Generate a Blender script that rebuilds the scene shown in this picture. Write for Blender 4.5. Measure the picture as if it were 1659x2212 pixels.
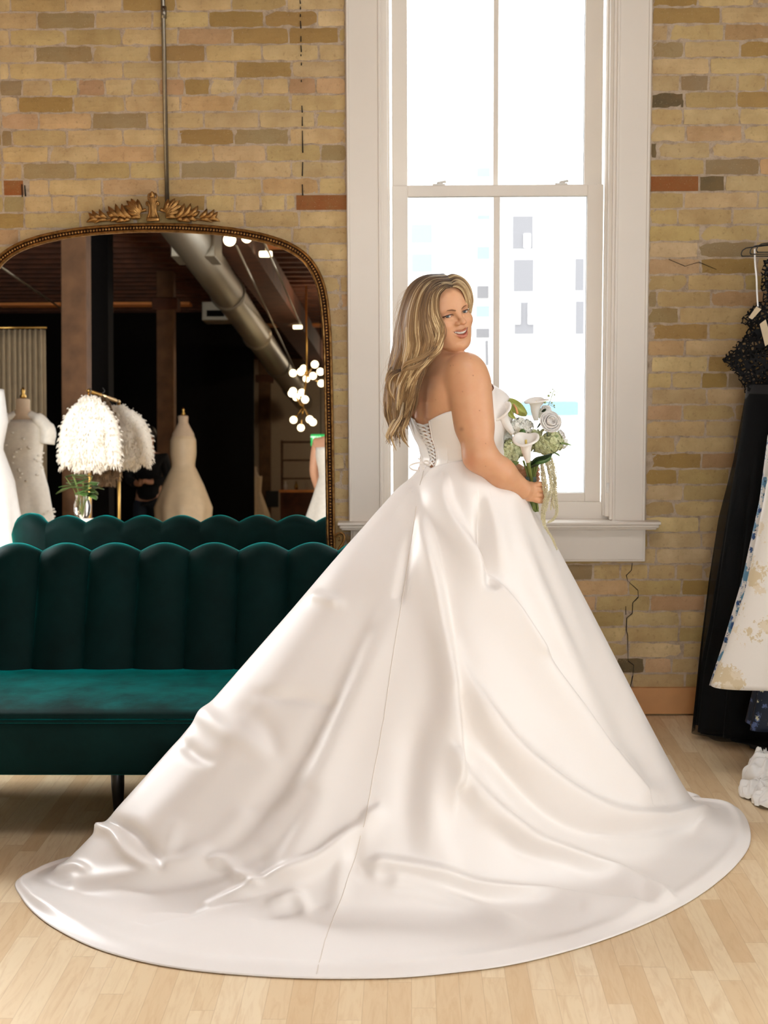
import bpy, bmesh, math, random
import numpy as np
from mathutils import Vector, Matrix

# ------------------------------------------------------------------ camera, sky, big lights, exposure
for o in list(bpy.data.objects): bpy.data.objects.remove(o)
SC = bpy.context.scene
COL = SC.collection
PI = math.pi
FPX = 3290.0
CAMP = np.array([0, 0, 1.53])
def _rx(a): c, s = math.cos(a), math.sin(a); return np.array([[1,0,0],[0,c,-s],[0,s,c]])
def _rz(a): c, s = math.cos(a), math.sin(a); return np.array([[c,-s,0],[s,c,0],[0,0,1]])
CR = _rz(math.radians(1.0)) @ _rx(math.radians(90-6.2)) @ _rz(math.radians(-0.25))
cam = bpy.data.cameras.new('camera'); camo = bpy.data.objects.new('camera', cam); COL.objects.link(camo)
camo.matrix_world = Matrix.Translation(CAMP.tolist()) @ Matrix(CR.tolist()).to_4x4()
cam.sensor_fit = 'HORIZONTAL'; cam.sensor_width = 24.0; cam.lens = FPX/1659*24.0
cam.clip_end = 300
cam.dof.use_dof = True; cam.dof.focus_distance = 4.75; cam.dof.aperture_fstop = 5.6
SC.camera = camo
SC.view_settings.view_transform = 'Standard'; SC.view_settings.look = 'None'
SC.view_settings.gamma = 1.0; SC.view_settings.exposure = 0.0; SC.view_settings.use_curve_mapping = False
try: SC.cycles.use_denoising = True
except Exception: pass
SC.cycles.max_bounces = 8; SC.cycles.diffuse_bounces = 4; SC.cycles.transparent_max_bounces = 16
SC.cycles.sample_clamp_indirect = 6.0

wd = bpy.data.worlds.new('sky'); SC.world = wd; wd.use_nodes = True
wd.node_tree.nodes['Background'].inputs[0].default_value = (0.93, 0.97, 1.0, 1)
wd.node_tree.nodes['Background'].inputs[1].default_value = 5.0

def area(name, loc, rot, sx, sy, power, col):
    l = bpy.data.lights.new(name, 'AREA'); l.shape = 'RECTANGLE'; l.size = sx; l.size_y = sy
    l.energy = power; l.color = col
    o = bpy.data.objects.new(name, l); o.location = loc; o.rotation_euler = rot; COL.objects.link(o); return o
# daylight through the window in the photo and through the tall windows of the side wall beside and behind the camera
pw = area('window_portal', (0.36, 6.62, 1.95), (math.radians(-90), 0, 0), 1.1, 2.5, 10, (1, 1, 1)); pw.data.cycles.is_portal = True
for y in (3.3, 0.9, -1.5):
    area('daylight', (3.42, y, 1.9), (0, math.radians(90), 0), 2.3, 1.2, 16, (0.92, 0.96, 1.0))
for x, e in ((-0.12, 175), (1.6, 60)):
    area('daylight', (x, -4.55, 1.9), (math.radians(90), 0, 0), 1.15, 2.3, e, (0.91, 0.955, 1.0))
area('daylight', (-3.2, 6.5, 2.0), (math.radians(-90), 0, 0), 1.1, 2.3, 600, (0.94, 0.97, 1.0))

# fill light added from above to brighten the dress, no lamp hangs there
area('top_fill', (0.5, 2.9, 3.92), (0, 0, 0), 1.2, 1.2, 42, (1.0, 0.97, 0.93))

# ------------------------------------------------------------------ helpers
def lin(r, g=None, b=None):
    if g is None: r, g, b = r
    f = lambda c: (c/255/12.92) if c/255 <= 0.04045 else ((c/255+0.055)/1.055)**2.4
    return (f(r), f(g), f(b), 1.0)
def ray(x, y): return CR @ np.array([(x-829.5)/FPX, -(y-1106)/FPX, -1.0])
def at(x, y, Y):
    d = ray(x, y); p = CAMP + d*(Y/d[1]); return Vector(p.tolist())
def atz(x, y, Z=0.0):
    d = ray(x, y); p = CAMP + d*((Z-CAMP[2])/d[2]); return Vector(p.tolist())

def tag(o, label=None, cat=None, group=None, kind=None):
    if label: o['label'] = label
    if cat: o['category'] = cat
    if group: o['group'] = group
    if kind: o['kind'] = kind
    return o
def empty(name, loc=(0,0,0), rz=0, label=None, cat=None, group=None, kind=None):
    o = bpy.data.objects.new(name, None); o.empty_display_size = 0.1
    o.location = loc; o.rotation_euler = (0, 0, rz); COL.objects.link(o)
    return tag(o, label, cat, group, kind)
def link(name, me, parent=None, loc=None):
    o = bpy.data.objects.new(name, me); COL.objects.link(o)
    if parent: o.parent = parent
    if loc is not None: o.location = loc
    return o

class MB:
    """collects shapes (in the parent's space), built as ONE mesh object"""
    def __init__(s): s.v = []; s.f = []; s.n = 0; s.mi = []; s.cm = 0; s.c = []; s.cc = (1,1,1,1)
    def add(s, vs, fs):
        vs = np.asarray(vs, float); k = s.n
        s.v.append(vs); s.n += len(vs)
        s.c.append(np.tile(np.asarray(s.cc, float), (len(vs), 1)))
        for f in fs: s.f.append(tuple(i+k for i in f)); s.mi.append(s.cm)
        return s
    def box(s, x0, x1, y0, y1, z0, z1, bv=0.0):
        if x0 > x1: x0, x1 = x1, x0
        if y0 > y1: y0, y1 = y1, y0
        if z0 > z1: z0, z1 = z1, z0
        if bv <= 0:
            vs = [(x,y,z) for x in (x0,x1) for y in (y0,y1) for z in (z0,z1)]
            return s.add(vs, [(0,1,3,2),(4,6,7,5),(0,4,5,1),(2,3,7,6),(0,2,6,4),(1,5,7,3)])
        b = min(bv, (x1-x0)/2.01, (y1-y0)/2.01, (z1-z0)/2.01)
        bm = bmesh.new(); bmesh.ops.create_cube(bm, size=1)
        for v in bm.verts: v.co = Vector(((x0+x1)/2+v.co.x*(x1-x0), (y0+y1)/2+v.co.y*(y1-y0), (z0+z1)/2+v.co.z*(z1-z0)))
        bmesh.ops.bevel(bm, geom=bm.edges[:], offset=b, segments=2, profile=0.5, affect='EDGES')
        bm.verts.index_update()
        s.add([v.co[:] for v in bm.verts], [[v.index for v in f.verts] for f in bm.faces]); bm.free(); return s
    def tube(s, pts, r, seg=8, caps=True, sy=1.0, closed=False):
        P = np.asarray([tuple(p) for p in pts], float); n = len(P)
        rr = np.full(n, r, float) if np.isscalar(r) else np.asarray(r, float)
        if closed: T = np.roll(P,-1,0)-np.roll(P,1,0)
        else: T = np.gradient(P, axis=0)
        T /= np.linalg.norm(T, axis=1, keepdims=True)+1e-12
        a = np.array([0,0,1.0]) if abs(T[0][2]) < 0.9 else np.array([1.0,0,0])
        N = np.cross(T[0], a); N /= np.linalg.norm(N)
        vs = []; ang = np.linspace(0, 2*PI, seg, endpoint=False)
        for i in range(n):
            N = N - T[i]*np.dot(N, T[i]); N /= np.linalg.norm(N)+1e-12
            B = np.cross(T[i], N)
            vs.append(P[i] + rr[i]*(np.outer(np.cos(ang), N) + sy*np.outer(np.sin(ang), B)))
        fs = []
        m = n if closed else n-1
        for i in range(m):
            i2 = (i+1) % n
            for j in range(seg):
                j2 = (j+1) % seg
                fs.append((i*seg+j, i*seg+j2, i2*seg+j2, i2*seg+j))
        if caps and not closed:
            fs.append(tuple(range(seg))[::-1]); fs.append(tuple((n-1)*seg+j for j in range(seg)))
        return s.add(np.concatenate(vs), fs)
    def lathe(s, prof, c=(0,0,0), seg=24, sx=1.0, sy=1.0):
        n = len(prof); ang = np.linspace(0, 2*PI, seg, endpoint=False)
        vs = [(c[0]+r*math.cos(a)*sx, c[1]+r*math.sin(a)*sy, c[2]+z) for r, z in prof for a in ang]
        fs = [(i*seg+j, i*seg+(j+1)%seg, (i+1)*seg+(j+1)%seg, (i+1)*seg+j) for i in range(n-1) for j in range(seg)]
        fs.append(tuple(range(seg))[::-1]); fs.append(tuple((n-1)*seg+j for j in range(seg)))
        return s.add(vs, fs)
    def ball(s, c, r, seg=12, rings=8, sc=(1,1,1)):
        pr = [(max(1e-4, math.sin(PI*i/rings)), -math.cos(PI*i/rings)) for i in range(rings+1)]
        ang = np.linspace(0, 2*PI, seg, endpoint=False)
        vs = [(c[0]+r*sc[0]*q*math.cos(a), c[1]+r*sc[1]*q*math.sin(a), c[2]+r*sc[2]*z) for q, z in pr for a in ang]
        fs = [(i*seg+j, i*seg+(j+1)%seg, (i+1)*seg+(j+1)%seg, (i+1)*seg+j) for i in range(rings) for j in range(seg)]
        return s.add(vs, fs)
    def grid(s, G, closed_u=False, closed_v=False):
        G = np.asarray(G, float); a, b = G.shape[:2]
        fs = []
        for i in range(a if closed_u else a-1):
            for j in range(b if closed_v else b-1):
                fs.append((i*b+j, i*b+(j+1)%b, ((i+1)%a)*b+(j+1)%b, ((i+1)%a)*b+j))
        return s.add(G.reshape(-1,3), fs)
    def prism(s, poly, y0, y1):   # poly in x,z extruded along y
        n = len(poly)
        vs = [(x,y0,z) for x,z in poly]+[(x,y1,z) for x,z in poly]
        fs = [tuple(range(n)), tuple(range(n,2*n))[::-1]]+[(i,(i+1)%n+0,(i+1)%n+n,i+n) for i in range(n)]
        return s.add(vs, fs)
    def build(s, name, mat, parent=None, smooth=True, loc=None, sub=0, solid=0, attr=False, bevel=0, fixn=True, auto=None):
        me = bpy.data.meshes.new(name)
        V = np.concatenate(s.v) if s.v else np.zeros((0,3))
        me.from_pydata(V.tolist(), [], s.f)
        for m in (mat if isinstance(mat, (list,tuple)) else [mat]): me.materials.append(m)
        if isinstance(mat, (list,tuple)): me.polygons.foreach_set('material_index', s.mi)
        if attr:
            ca = me.color_attributes.new('Col', 'FLOAT_COLOR', 'POINT')
            ca.data.foreach_set('color', np.concatenate(s.c).ravel())
        if fixn:
            bm = bmesh.new(); bm.from_mesh(me); bmesh.ops.recalc_face_normals(bm, faces=bm.faces[:]); bm.to_mesh(me); bm.free()
        if smooth: me.polygons.foreach_set('use_smooth', [True]*len(me.polygons))
        if auto: me.set_sharp_from_angle(angle=math.radians(auto))
        me.update()
        o = link(name, me, parent, loc)
        if bevel:
            m = o.modifiers.new('b','BEVEL'); m.width = bevel; m.segments = 2; m.limit_method='ANGLE'
        if solid:
            m = o.modifiers.new('s','SOLIDIFY'); m.thickness = solid; m.offset = 0
        if sub:
            m = o.modifiers.new('u','SUBSURF'); m.levels = sub; m.render_levels = sub
        return o

def copy_tree(o, parent=None):
    c = o.copy(); COL.objects.link(c)
    if parent: c.parent = parent
    for ch in [q for q in bpy.data.objects if q.parent == o]: copy_tree(ch, c)
    return c
def crom(P, n=8, closed=False):
    P = np.asarray([tuple(p) for p in P], float); N = len(P); out = []
    if closed: Q = np.vstack([P[-1], P, P[0], P[1]]); m = N
    else: Q = np.vstack([2*P[0]-P[1], P, 2*P[-1]-P[-2]]); m = N-1
    for i in range(m):
        p0,p1,p2,p3 = Q[i:i+4]
        for k in range(n):
            t = k/n
            out.append(0.5*((2*p1)+(-p0+p2)*t+(2*p0-5*p1+4*p2-p3)*t*t+(-p0+3*p1-3*p2+p3)*t**3))
    if not closed: out.append(P[-1])
    return np.array(out)
def smooth01(x): x = np.clip(x,0,1); return x*x*(3-2*x)

# ---- material helpers
class NT:
    def __init__(s, name):
        s.m = bpy.data.materials.new(name); s.m.use_nodes = True; s.t = s.m.node_tree; s.n = s.t.nodes
        s.b = s.n['Principled BSDF']; s.out = s.n['Material Output']
    def node(s, ty, ins=None, **kw):
        x = s.n.new(ty)
        for k, v in kw.items(): setattr(x, k, v)
        for k, v in (ins or {}).items(): s.set(x, k, v)
        return x
    def set(s, x, k, v):
        i = x.inputs[k]
        if isinstance(v, bpy.types.NodeSocket): s.t.links.new(v, i)
        elif isinstance(v, bpy.types.Node): s.t.links.new(v.outputs[0], i)
        else: i.default_value = v
    def math(s, op, a, b=0.0, c=0.0): return s.node('ShaderNodeMath', {0:a,1:b,2:c}, operation=op).outputs[0]
    def mix(s, f, a, b, bt='MIX'):
        x = s.node('ShaderNodeMix', data_type='RGBA', blend_type=bt)
        s.set(x, 0, f); s.set(x, 6, a); s.set(x, 7, b); return x.outputs[2]
    def ramp(s, f, stops, interp='LINEAR'):
        x = s.node('ShaderNodeValToRGB'); s.set(x, 0, f); e = x.color_ramp.elements; x.color_ramp.interpolation = interp
        while len(e) < len(stops): e.new(0.5)
        for q, (p, c) in zip(e, stops): q.position = p; q.color = c if len(c) == 4 else (*c, 1)
        return x.outputs[0]
    def noise(s, scale, detail=3, rough=0.5, vec=None, dist=0.0):
        x = s.node('ShaderNodeTexNoise', {'Scale':scale,'Detail':detail,'Roughness':rough,'Distortion':dist})
        s.set(x, 'Vector', vec if vec is not None else s.obj()); return x.outputs[0]
    def obj(s):
        if not hasattr(s, '_tc'): s._tc = s.node('ShaderNodeTexCoord')
        return s._tc.outputs['Object']
    def bump(s, h, strength=0.3, dist=0.01, normal=None):
        x = s.node('ShaderNodeBump', {'Strength':strength,'Distance':dist}); s.set(x,'Height',h)
        if normal is not None: s.set(x,'Normal',normal)
        return x.outputs[0]
    def P(s, **kw):
        mp = dict(col='Base Color', rough='Roughness', metal='Metallic', spec='Specular IOR Level', normal='Normal',
                  sheen='Sheen Weight', sheenr='Sheen Roughness', sheent='Sheen Tint', sss='Subsurface Weight', sssr='Subsurface Radius', ssss='Subsurface Scale',
                  trans='Transmission Weight', ior='IOR', alpha='Alpha', emc='Emission Color', ems='Emission Strength', coat='Coat Weight', coatr='Coat Roughness')
        for k, v in kw.items(): s.set(s.b, mp[k], v)
        return s.m
def simple(name, col, rough=0.6, var=0.08, nscale=20, bump=0.0, bscale=60, **kw):
    n = NT(name); c = lin(col) if max(col) > 1.01 else (*col[:3], 1)
    f = n.noise(nscale, 4)
    c2 = tuple(min(1, x*(1-var)) for x in c[:3])+(1,); c3 = tuple(min(1, x*(1+var)) for x in c[:3])+(1,)
    cc = n.ramp(f, [(0.3, c2), (0.7, c3)])
    if bump: kw['normal'] = n.bump(n.noise(bscale, 4), bump, 0.004)
    return n.P(col=cc, rough=rough, **kw)
# ------------------------------------------------------------------ shell materials
WY = 6.24           # plane of the brick faces of the window wall
FY = -22.0          # far end of the long shop floor behind the camera
XL, XR, HC = -8.0, 3.3, 4.15

def mat_brick():
    n = NT('brick'); a = n.node('ShaderNodeAttribute', attribute_name='Col')
    n1 = n.noise(9, 5, 0.6); n2 = n.noise(55, 4, 0.6); n3 = n.noise(210, 2, 0.5)
    c = n.mix(n.ramp(n1, [(0.35,(0,0,0)),(0.75,(0.55,)*3)]), a.outputs['Color'], lin(150,118,75))
    c = n.mix(n.ramp(n2, [(0.58,(0,0,0)),(0.78,(0.5,)*3)]), c, lin(120,92,55))
    c = n.mix(n.ramp(n3, [(0.66,(0,0,0)),(0.74,(0.6,)*3)]), c, lin(205,185,150))
    h = n.math('ADD', n.math('MULTIPLY', n2, 0.6), n.math('MULTIPLY', n3, 0.4))
    return n.P(col=c, rough=0.9, spec=0.15, normal=n.bump(h, 0.55, 0.004))
def mat_mortar():
    n = NT('mortar'); n1 = n.noise(30, 5, 0.65); n2 = n.noise(160, 3, 0.6)
    c = n.ramp(n1, [(0.3, lin(160,140,116)), (0.5, lin(190,170,146)), (0.75, lin(206,188,164))])
    return n.P(col=c, rough=0.95, spec=0.1, normal=n.bump(n.math('ADD', n1, n2), 0.8, 0.006))
def mat_floor():
    n = NT('maple_floor'); sp = n.node('ShaderNodeSeparateXYZ'); n.set(sp, 0, n.obj())
    x, y = sp.outputs[0], sp.outputs[1]
    w = 0.0572; si = n.math('FLOOR', n.math('DIVIDE', x, w)); fx = n.math('FRACT', n.math('DIVIDE', x, w))
    wn = n.node('ShaderNodeTexWhiteNoise', noise_dimensions='1D'); n.set(wn, 'W', si)
    ln = n.math('ADD', 0.42, n.math('MULTIPLY', n.node('ShaderNodeTexWhiteNoise', {'W':n.math('ADD', si, 77.7)}, noise_dimensions='1D').outputs[0], 0.5))
    yy = n.math('DIVIDE', n.math('ADD', y, n.math('MULTIPLY', wn.outputs[0], 5)), ln)
    bi = n.math('FLOOR', yy); fy = n.math('FRACT', yy)
    cv = n.node('ShaderNodeCombineXYZ', {0:si, 1:bi})
    w2 = n.node('ShaderNodeTexWhiteNoise', noise_dimensions='2D'); n.set(w2, 'Vector', cv)
    base = n.ramp(w2.outputs[0], [(0, lin(218,188,146)), (0.3, lin(226,200,160)), (0.6, lin(232,209,171)), (0.85, lin(237,216,181)), (1, lin(221,192,150))])
    off = n.node('ShaderNodeVectorMath', {0:n.obj(), 1:w2.outputs['Color']}, operation='ADD')
    mp = n.node('ShaderNodeMapping', {'Vector':off.outputs[0], 'Scale':(14, 1.6, 1)})
    g = n.noise(3.0, 6, 0.62, vec=mp.outputs[0], dist=1.4)
    c = n.mix(n.ramp(g, [(0.45,(0,0,0)),(0.8,(0.5,)*3)]), base, lin(196,156,108))
    mp2 = n.node('ShaderNodeMapping', {'Vector':off.outputs[0], 'Scale':(7, 2.2, 1)})
    k = n.noise(2.2, 5, 0.7, vec=mp2.outputs[0], dist=2.2)
    c = n.mix(n.ramp(k, [(0.70,(0,0,0)),(0.79,(0.7,)*3)]), c, lin(138,96,58))
    ex = n.math('MINIMUM', fx, n.math('SUBTRACT', 1, fx)); ey = n.math('MULTIPLY', n.math('MINIMUM', fy, n.math('SUBTRACT', 1, fy)), 8)
    e = n.math('MINIMUM', ex, ey)
    seam = n.ramp(e, [(0.0,(1,1,1)),(0.022,(0,0,0))])
    c = n.mix(n.math('MULTIPLY', seam, 0.35), c, lin(150,110,70))
    r = n.ramp(g, [(0.2,(0.32,)*3),(0.8,(0.48,)*3)])
    return n.P(col=c, rough=r, spec=0.3, normal=n.bump(n.math('SUBTRACT', n.math('MULTIPLY', g, 0.25), seam), 0.08, 0.002))
M_brick, M_mortar, M_floor = mat_brick(), mat_mortar(), mat_floor()
M_white = simple('white_paint', (232,223,210), 0.35, 0.02, 3, bump=0.04, bscale=25)
M_crack = simple('crack_shadow_gap', (26,20,14), 0.95)
M_base = simple('baseboard_maple', (196,142,88), 0.4, 0.12, 7)
M_glass = NT('window_glass').P(col=(1,1,1,1), rough=0.0, trans=1.0, ior=1.02, spec=0.3)
M_ceil = simple('ceiling_timber', (120,72,38), 0.7, 0.3, 4)
M_darkwall = simple('black_paint', (15,13,12), 0.9, 0.1, spec=0.08)
M_beige = simple('beige_paint', (176,156,130), 0.8, 0.05)
M_steel = simple('galvanised_conduit', (150,142,128), 0.38, 0.1, 60, metal=0.9)

# floor
MB().box(XL, XR, FY, 6.5, -0.06, 0.0).build('floor', M_floor, smooth=False)['kind'] = 'structure'
MB().box(XL, XR, FY, 6.5, HC, HC+0.1).build('ceiling', M_ceil, smooth=False)['kind'] = 'structure'

# brick wall with the opening for the window (px rows read from the photo; metres on the wall)
OX0, OX1, OZ0, OZ1 = -0.10, 0.83, 0.785, 3.72    # opening behind the casing
rnd = random.Random(5)
PAL = dict(c=(205,178,130), l=(216,191,144), o=(192,166,114), t=(170,139,86), g=(160,139,102), p=(206,170,128), d=(98,88,66), R=(150,88,48), k=(188,152,114))
CZ = [at(400, 24+37.1*i, WY).z for i in range(42)]     # top-left course lines
PITCH = CZ[0]-CZ[1]
z_of = lambda i: CZ[0]-PITCH*0.985*i
L = lambda v: at(v/2.183, 200, WY).x
ROWS_L = {0:'60c 320o 585c 835t 1098c 1358o 1630c',1:'185c 458g 725c 990c 1250t 1500t 1630l',2:'52c 315c 578o 845c 1100k 1365t 1600t 1630o',
 3:'170c 440g 708c 972t 1238c 1505l 1630c',4:'45c 312c 582c 845c 1112c 1378t 1630c',5:'105g 240c 368o 495k 625l 750c 870k 990t 1112l 1238c 1362c 1490k 1630p',
 6:'85c 345t 588o 850c 1110p 1370c 1630c',7:'178p 430p 690g 960c 1220c 1485c 1630c',8:'50g 310c 575c 840c 1100t 1362g 1630c',9:'220c 455c 725p 1000c 1250c 1510o 1630g',
 10:'95c 345g 605o 845c 1105g 1370c 1630c',11:'100R 120d 218c 470c 735p 1000c 1230c 1500p 1630c',12:'100g 230c 345c 475c 720c 960t 1100c 1220c 1340c 1388c 1640R'}
ROWS_R = {1:'1552t 1700c',2:'1440c 1560c 1700k',3:'1475g 1595c 1700t',4:'1530c 1700c',6:'1478d 1590o 1700t',9:'1420d 1535c 1700c',11:'1512R 1568d 1700c',12:'1480o 1640c 1700c',17:'1490o 1615c 1700o',18:'1424g 1543c 1700k',19:'1473g 1700c',
 20:'1416g 1538t 1700o',21:'1487p 1700c',22:'1414g 1538l 1700t',23:'1459c 1525c 1582t 1640g',24:'1415g 1537c 1700c',25:'1484p 1600o',26:'1535c 1700c',27:'1470o 1600c',28:'1416o 1528t 1650k',29:'1475t 1590o'}
bk = MB(); mo = MB()
def brick(x0, x1, z0, z1, code):
    j = 0.0078/2
    x0 += j; x1 -= j; z0 += j; z1 -= j
    if x1-x0 < 0.012: return
    base = np.array(lin(PAL[code])[:3]); base = base*rnd.uniform(0.9, 1.1)*np.array([1, rnd.uniform(0.97,1.03), rnd.uniform(0.92,1.08)])
    bk.cc = (*np.clip(base,0,1), 1)
    nx = max(2, int((x1-x0)/0.022)); nz = 3
    xs = np.linspace(x0, x1, nx+1); zs = np.linspace(z0, z1, nz+1)
    dep = rnd.uniform(-0.0035, 0.0); tilt = rnd.uniform(-0.01, 0.01)
    G = np.zeros((nx+1+2, nz+1+2, 3))
    for a in range(-1, nx+2):
        for b in range(-1, nz+2):
            xx = xs[min(max(a,0),nx)]; zz = zs[min(max(b,0),nz)]
            rim = a < 0 or b < 0 or a > nx or b > nz
            edge = a in (0,nx) or b in (0,nz)
            if code != 'R' :
                if edge or rim:
                    h = math.sin(xx*91+zz*57+dep*9000)*0.0016+math.sin(xx*233+zz*141+7)*0.0012
                    if a <= 0 or a >= nx: xx += h
                    if b <= 0 or b >= nz: zz += h
                if (a <= 0 or a >= nx) and (b <= 0 or b >= nz): xx += 0.0016*(1 if a <= 0 else -1); zz += 0.0014*(1 if b <= 0 else -1)
            yy = WY + dep + tilt*(xx-(x0+x1)/2) + math.sin(xx*60+zz*85+dep*5e3)*0.0008
            if edge and not rim: yy += 0.0025
            if rim: yy = WY+0.02
            G[a+1, b+1] = (xx, yy, zz)
    bk.grid(G)
def row(i, x0, x1):
    """random filling of one course between x0 and x1"""
    header = (i % 6) == 5
    x = x0; first = True
    while x < x1-0.005:
        w = (0.113 if header else 0.2235)*rnd.uniform(0.97, 1.03)
        if first: w *= rnd.uniform(0.35, 1.0); first = False
        code = rnd.choices('clotgpkd', [52,12,16,7,6,5,3,0.6])[0]
        e = min(x+w, x1)
        if x1-e < 0.03: e = x1
        brick(x, e, z_of(i), z_of(i-1), code); x = e
WX0, WX1 = XL, XR
CX0, CX1 = -0.235, 0.965      # casing width: bricks stop behind its edge
for i in range(-18, 47):
    zt, zb = z_of(i-1), z_of(i)
    if zb < 0: 
        if zt < 0.03: continue
    if zb > HC: continue
    has_win = zb > 0.70 and zt < 3.82
    lx1 = CX0 if has_win else 0.36
    if i in ROWS_L:
        it = ROWS_L[i].split(); x = L(0); row(i, -2.6, x)
        for w in it:
            e = min(L(float(w[:-1])), lx1); brick(x, e, zb, zt, w[-1]); x = e
    else: row(i, -2.6, lx1)
    rx0 = CX1 if has_win else 0.36
    if i in ROWS_R:
        x = rx0
        for w in ROWS_R[i].split():
            e = at(float(w[:-1]), 300, WY).x; brick(x, e, zb, zt, w[-1]); x = e
        row(i, x, XR)
    else: row(i, rx0, XR)
# mortar bed with the window opening, plain brick-coloured wall further left (never in view)
MORT = WY+0.0022
for (a, b, c, d) in ((-2.6, OX0, 0, HC), (OX1, XR, 0, HC), (OX0, OX1, 0, OZ0), (OX0, OX1, OZ1, HC)):
    bk.cm = 1; bk.box(a, b, MORT, WY+0.34, c, d)
for (a, b, c, d) in ((XL,-3.75,0,HC),(-2.65,-2.6,0,HC),(-3.75,-2.65,0,0.85),(-3.75,-2.65,3.15,HC)): bk.box(a, b, WY, WY+0.34, c, d)
# cracks that run through the masonry
def crack(pts, w):
    bk.cm = 2; bk.cc = (0,0,0,1)
    P = [at(x, y, WY-0.0058) for x, y in pts]; rr = random.Random(3)
    for k in range(len(P)-1):
        d = (P[k+1]-P[k]); s = Vector((d.z, 0, -d.x)).normalized()
        w0 = w*rr.uniform(0.35,1.25); w1 = w*rr.uniform(0.35,1.25)
        a, b = P[k], P[k+1]
        vs = [a-s*w0/2, a+s*w0/2, b+s*w1/2, b-s*w1/2]
        bk.add([v[:] for v in vs]+[(v+Vector((0,0.004,0)))[:] for v in vs], [(0,1,2,3),(0,4,5,1),(1,5,6,2),(2,6,7,3),(3,7,4,0)])
crack([(1366,1216),(1364,1232),(1353,1243),(1356,1255),(1378,1275),(1379,1290),(1367,1302),(1366,1325),(1354,1335),(1353,1362),(1356,1372),(1357,1428),(1369,1437),(1367,1460),(1361,1487)], 0.0030)
for seg in (((648,0),(649,8)),((649,14),(649,20)),((649,30),(649,36)),((649,45),(650,61)),((650,78),(650,90)),((650,98),(651,112)),((650,117),(650,121)),((651,135),(651,141)),((651,172),(651,177)),
            ((652,228),(653,243)),((653,252),(653,272)),((653,282),(654,330)),((654,350),(653,380)),((653,398),(654,422))): crack(seg, 0.0055)
crack([(53,400),(55,424)], 0.006)
crack([(47,398),(48,425)], 0.004)
crack([(1445,560),(1480,575),(1510,566),(1548,582)], 0.002); crack([(1352,1310),(1352,1328)], 0.003)
wb = bk.build('wall_back', [M_brick, M_mortar, M_crack], smooth=False, attr=True)
wb['kind'] = 'structure'

# other walls; openings of the side windows are real holes closed by the panes of daylight behind them
def wall_with_holes(name, axis, pos, a0, a1, holes, th, mat):
    m = MB()
    def bx(u0,u1,z0,z1):
        if axis == 'x': m.box(pos, pos+th, u0, u1, z0, z1)
        else: m.box(u0, u1, pos, pos+th, z0, z1)
    u = a0
    for h0, h1, z0, z1 in holes:
        bx(u, h0, 0, HC); bx(h0, h1, 0, z0); bx(h0, h1, z1, HC); u = h1
    bx(u, a1, 0, HC)
    o = m.build(name, mat, smooth=False); o['kind'] = 'structure'; return o
wall_with_holes('wall_right', 'x', XR, FY, 6.5, [(-2.1,-0.9,0.75,3.05),(0.3,1.5,0.75,3.05),(2.7,3.9,0.75,3.05)], 0.2, M_beige)
wall_with_holes('wall_partition', 'y', -4.5, -0.8, XR, [(-0.7,0.45,0.75,3.05),(0.95,2.25,0.75,3.05)], 0.15, M_beige)
wall_with_holes('wall_left', 'x', XL-0.2, FY, 6.5, [], 0.2, M_darkwall)
wall_with_holes('wall_front', 'y', FY-0.2, XL, XR, [], 0.2, M_beige)
def plain_window(k, x0, x1, y0, y1, z0, z1):
    r = empty('window_%d' % k, ((x0+x1)/2, (y0+y1)/2, z0), kind='structure')
    lx, ly = (x1-x0)/2, (y1-y0)/2; h = z1-z0; m = MB(); t = 0.05
    if lx < ly:
        for a in (-ly, -t/2, ly-t): m.box(-lx, lx, a, a+t, 0, h)
        for a in (0, h/2-t/2, h-t): m.box(-lx, lx, -ly, ly, a, a+t)
    else:
        for a in (-lx, -t/2, lx-t): m.box(a, a+t, -ly, ly, 0, h)
        for a in (0, h/2-t/2, h-t): m.box(-lx, lx, -ly, ly, a, a+t)
    m.build('window_frame', M_white, r, smooth=False)
for k, y in enumerate((-2.1, 0.3, 2.7)): plain_window(2+k, XR+0.03, XR+0.09, y, y+1.2, 0.75, 3.05)
for k, (x, x2) in enumerate(((-0.7,0.45), (0.95,2.25))): plain_window(5+k, x, x2, -4.44, -4.38, 0.75, 3.05)

plain_window(7, -3.75, -2.65, WY+0.2, WY+0.26, 0.85, 3.15)
# baseboard under the window wall
bb = MB().box(-2.6, XR, 6.215, WY+0.01, 0.008, 0.118, 0.002).build('baseboard_back', M_base, smooth=False); bb['kind'] = 'structure'
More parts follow.
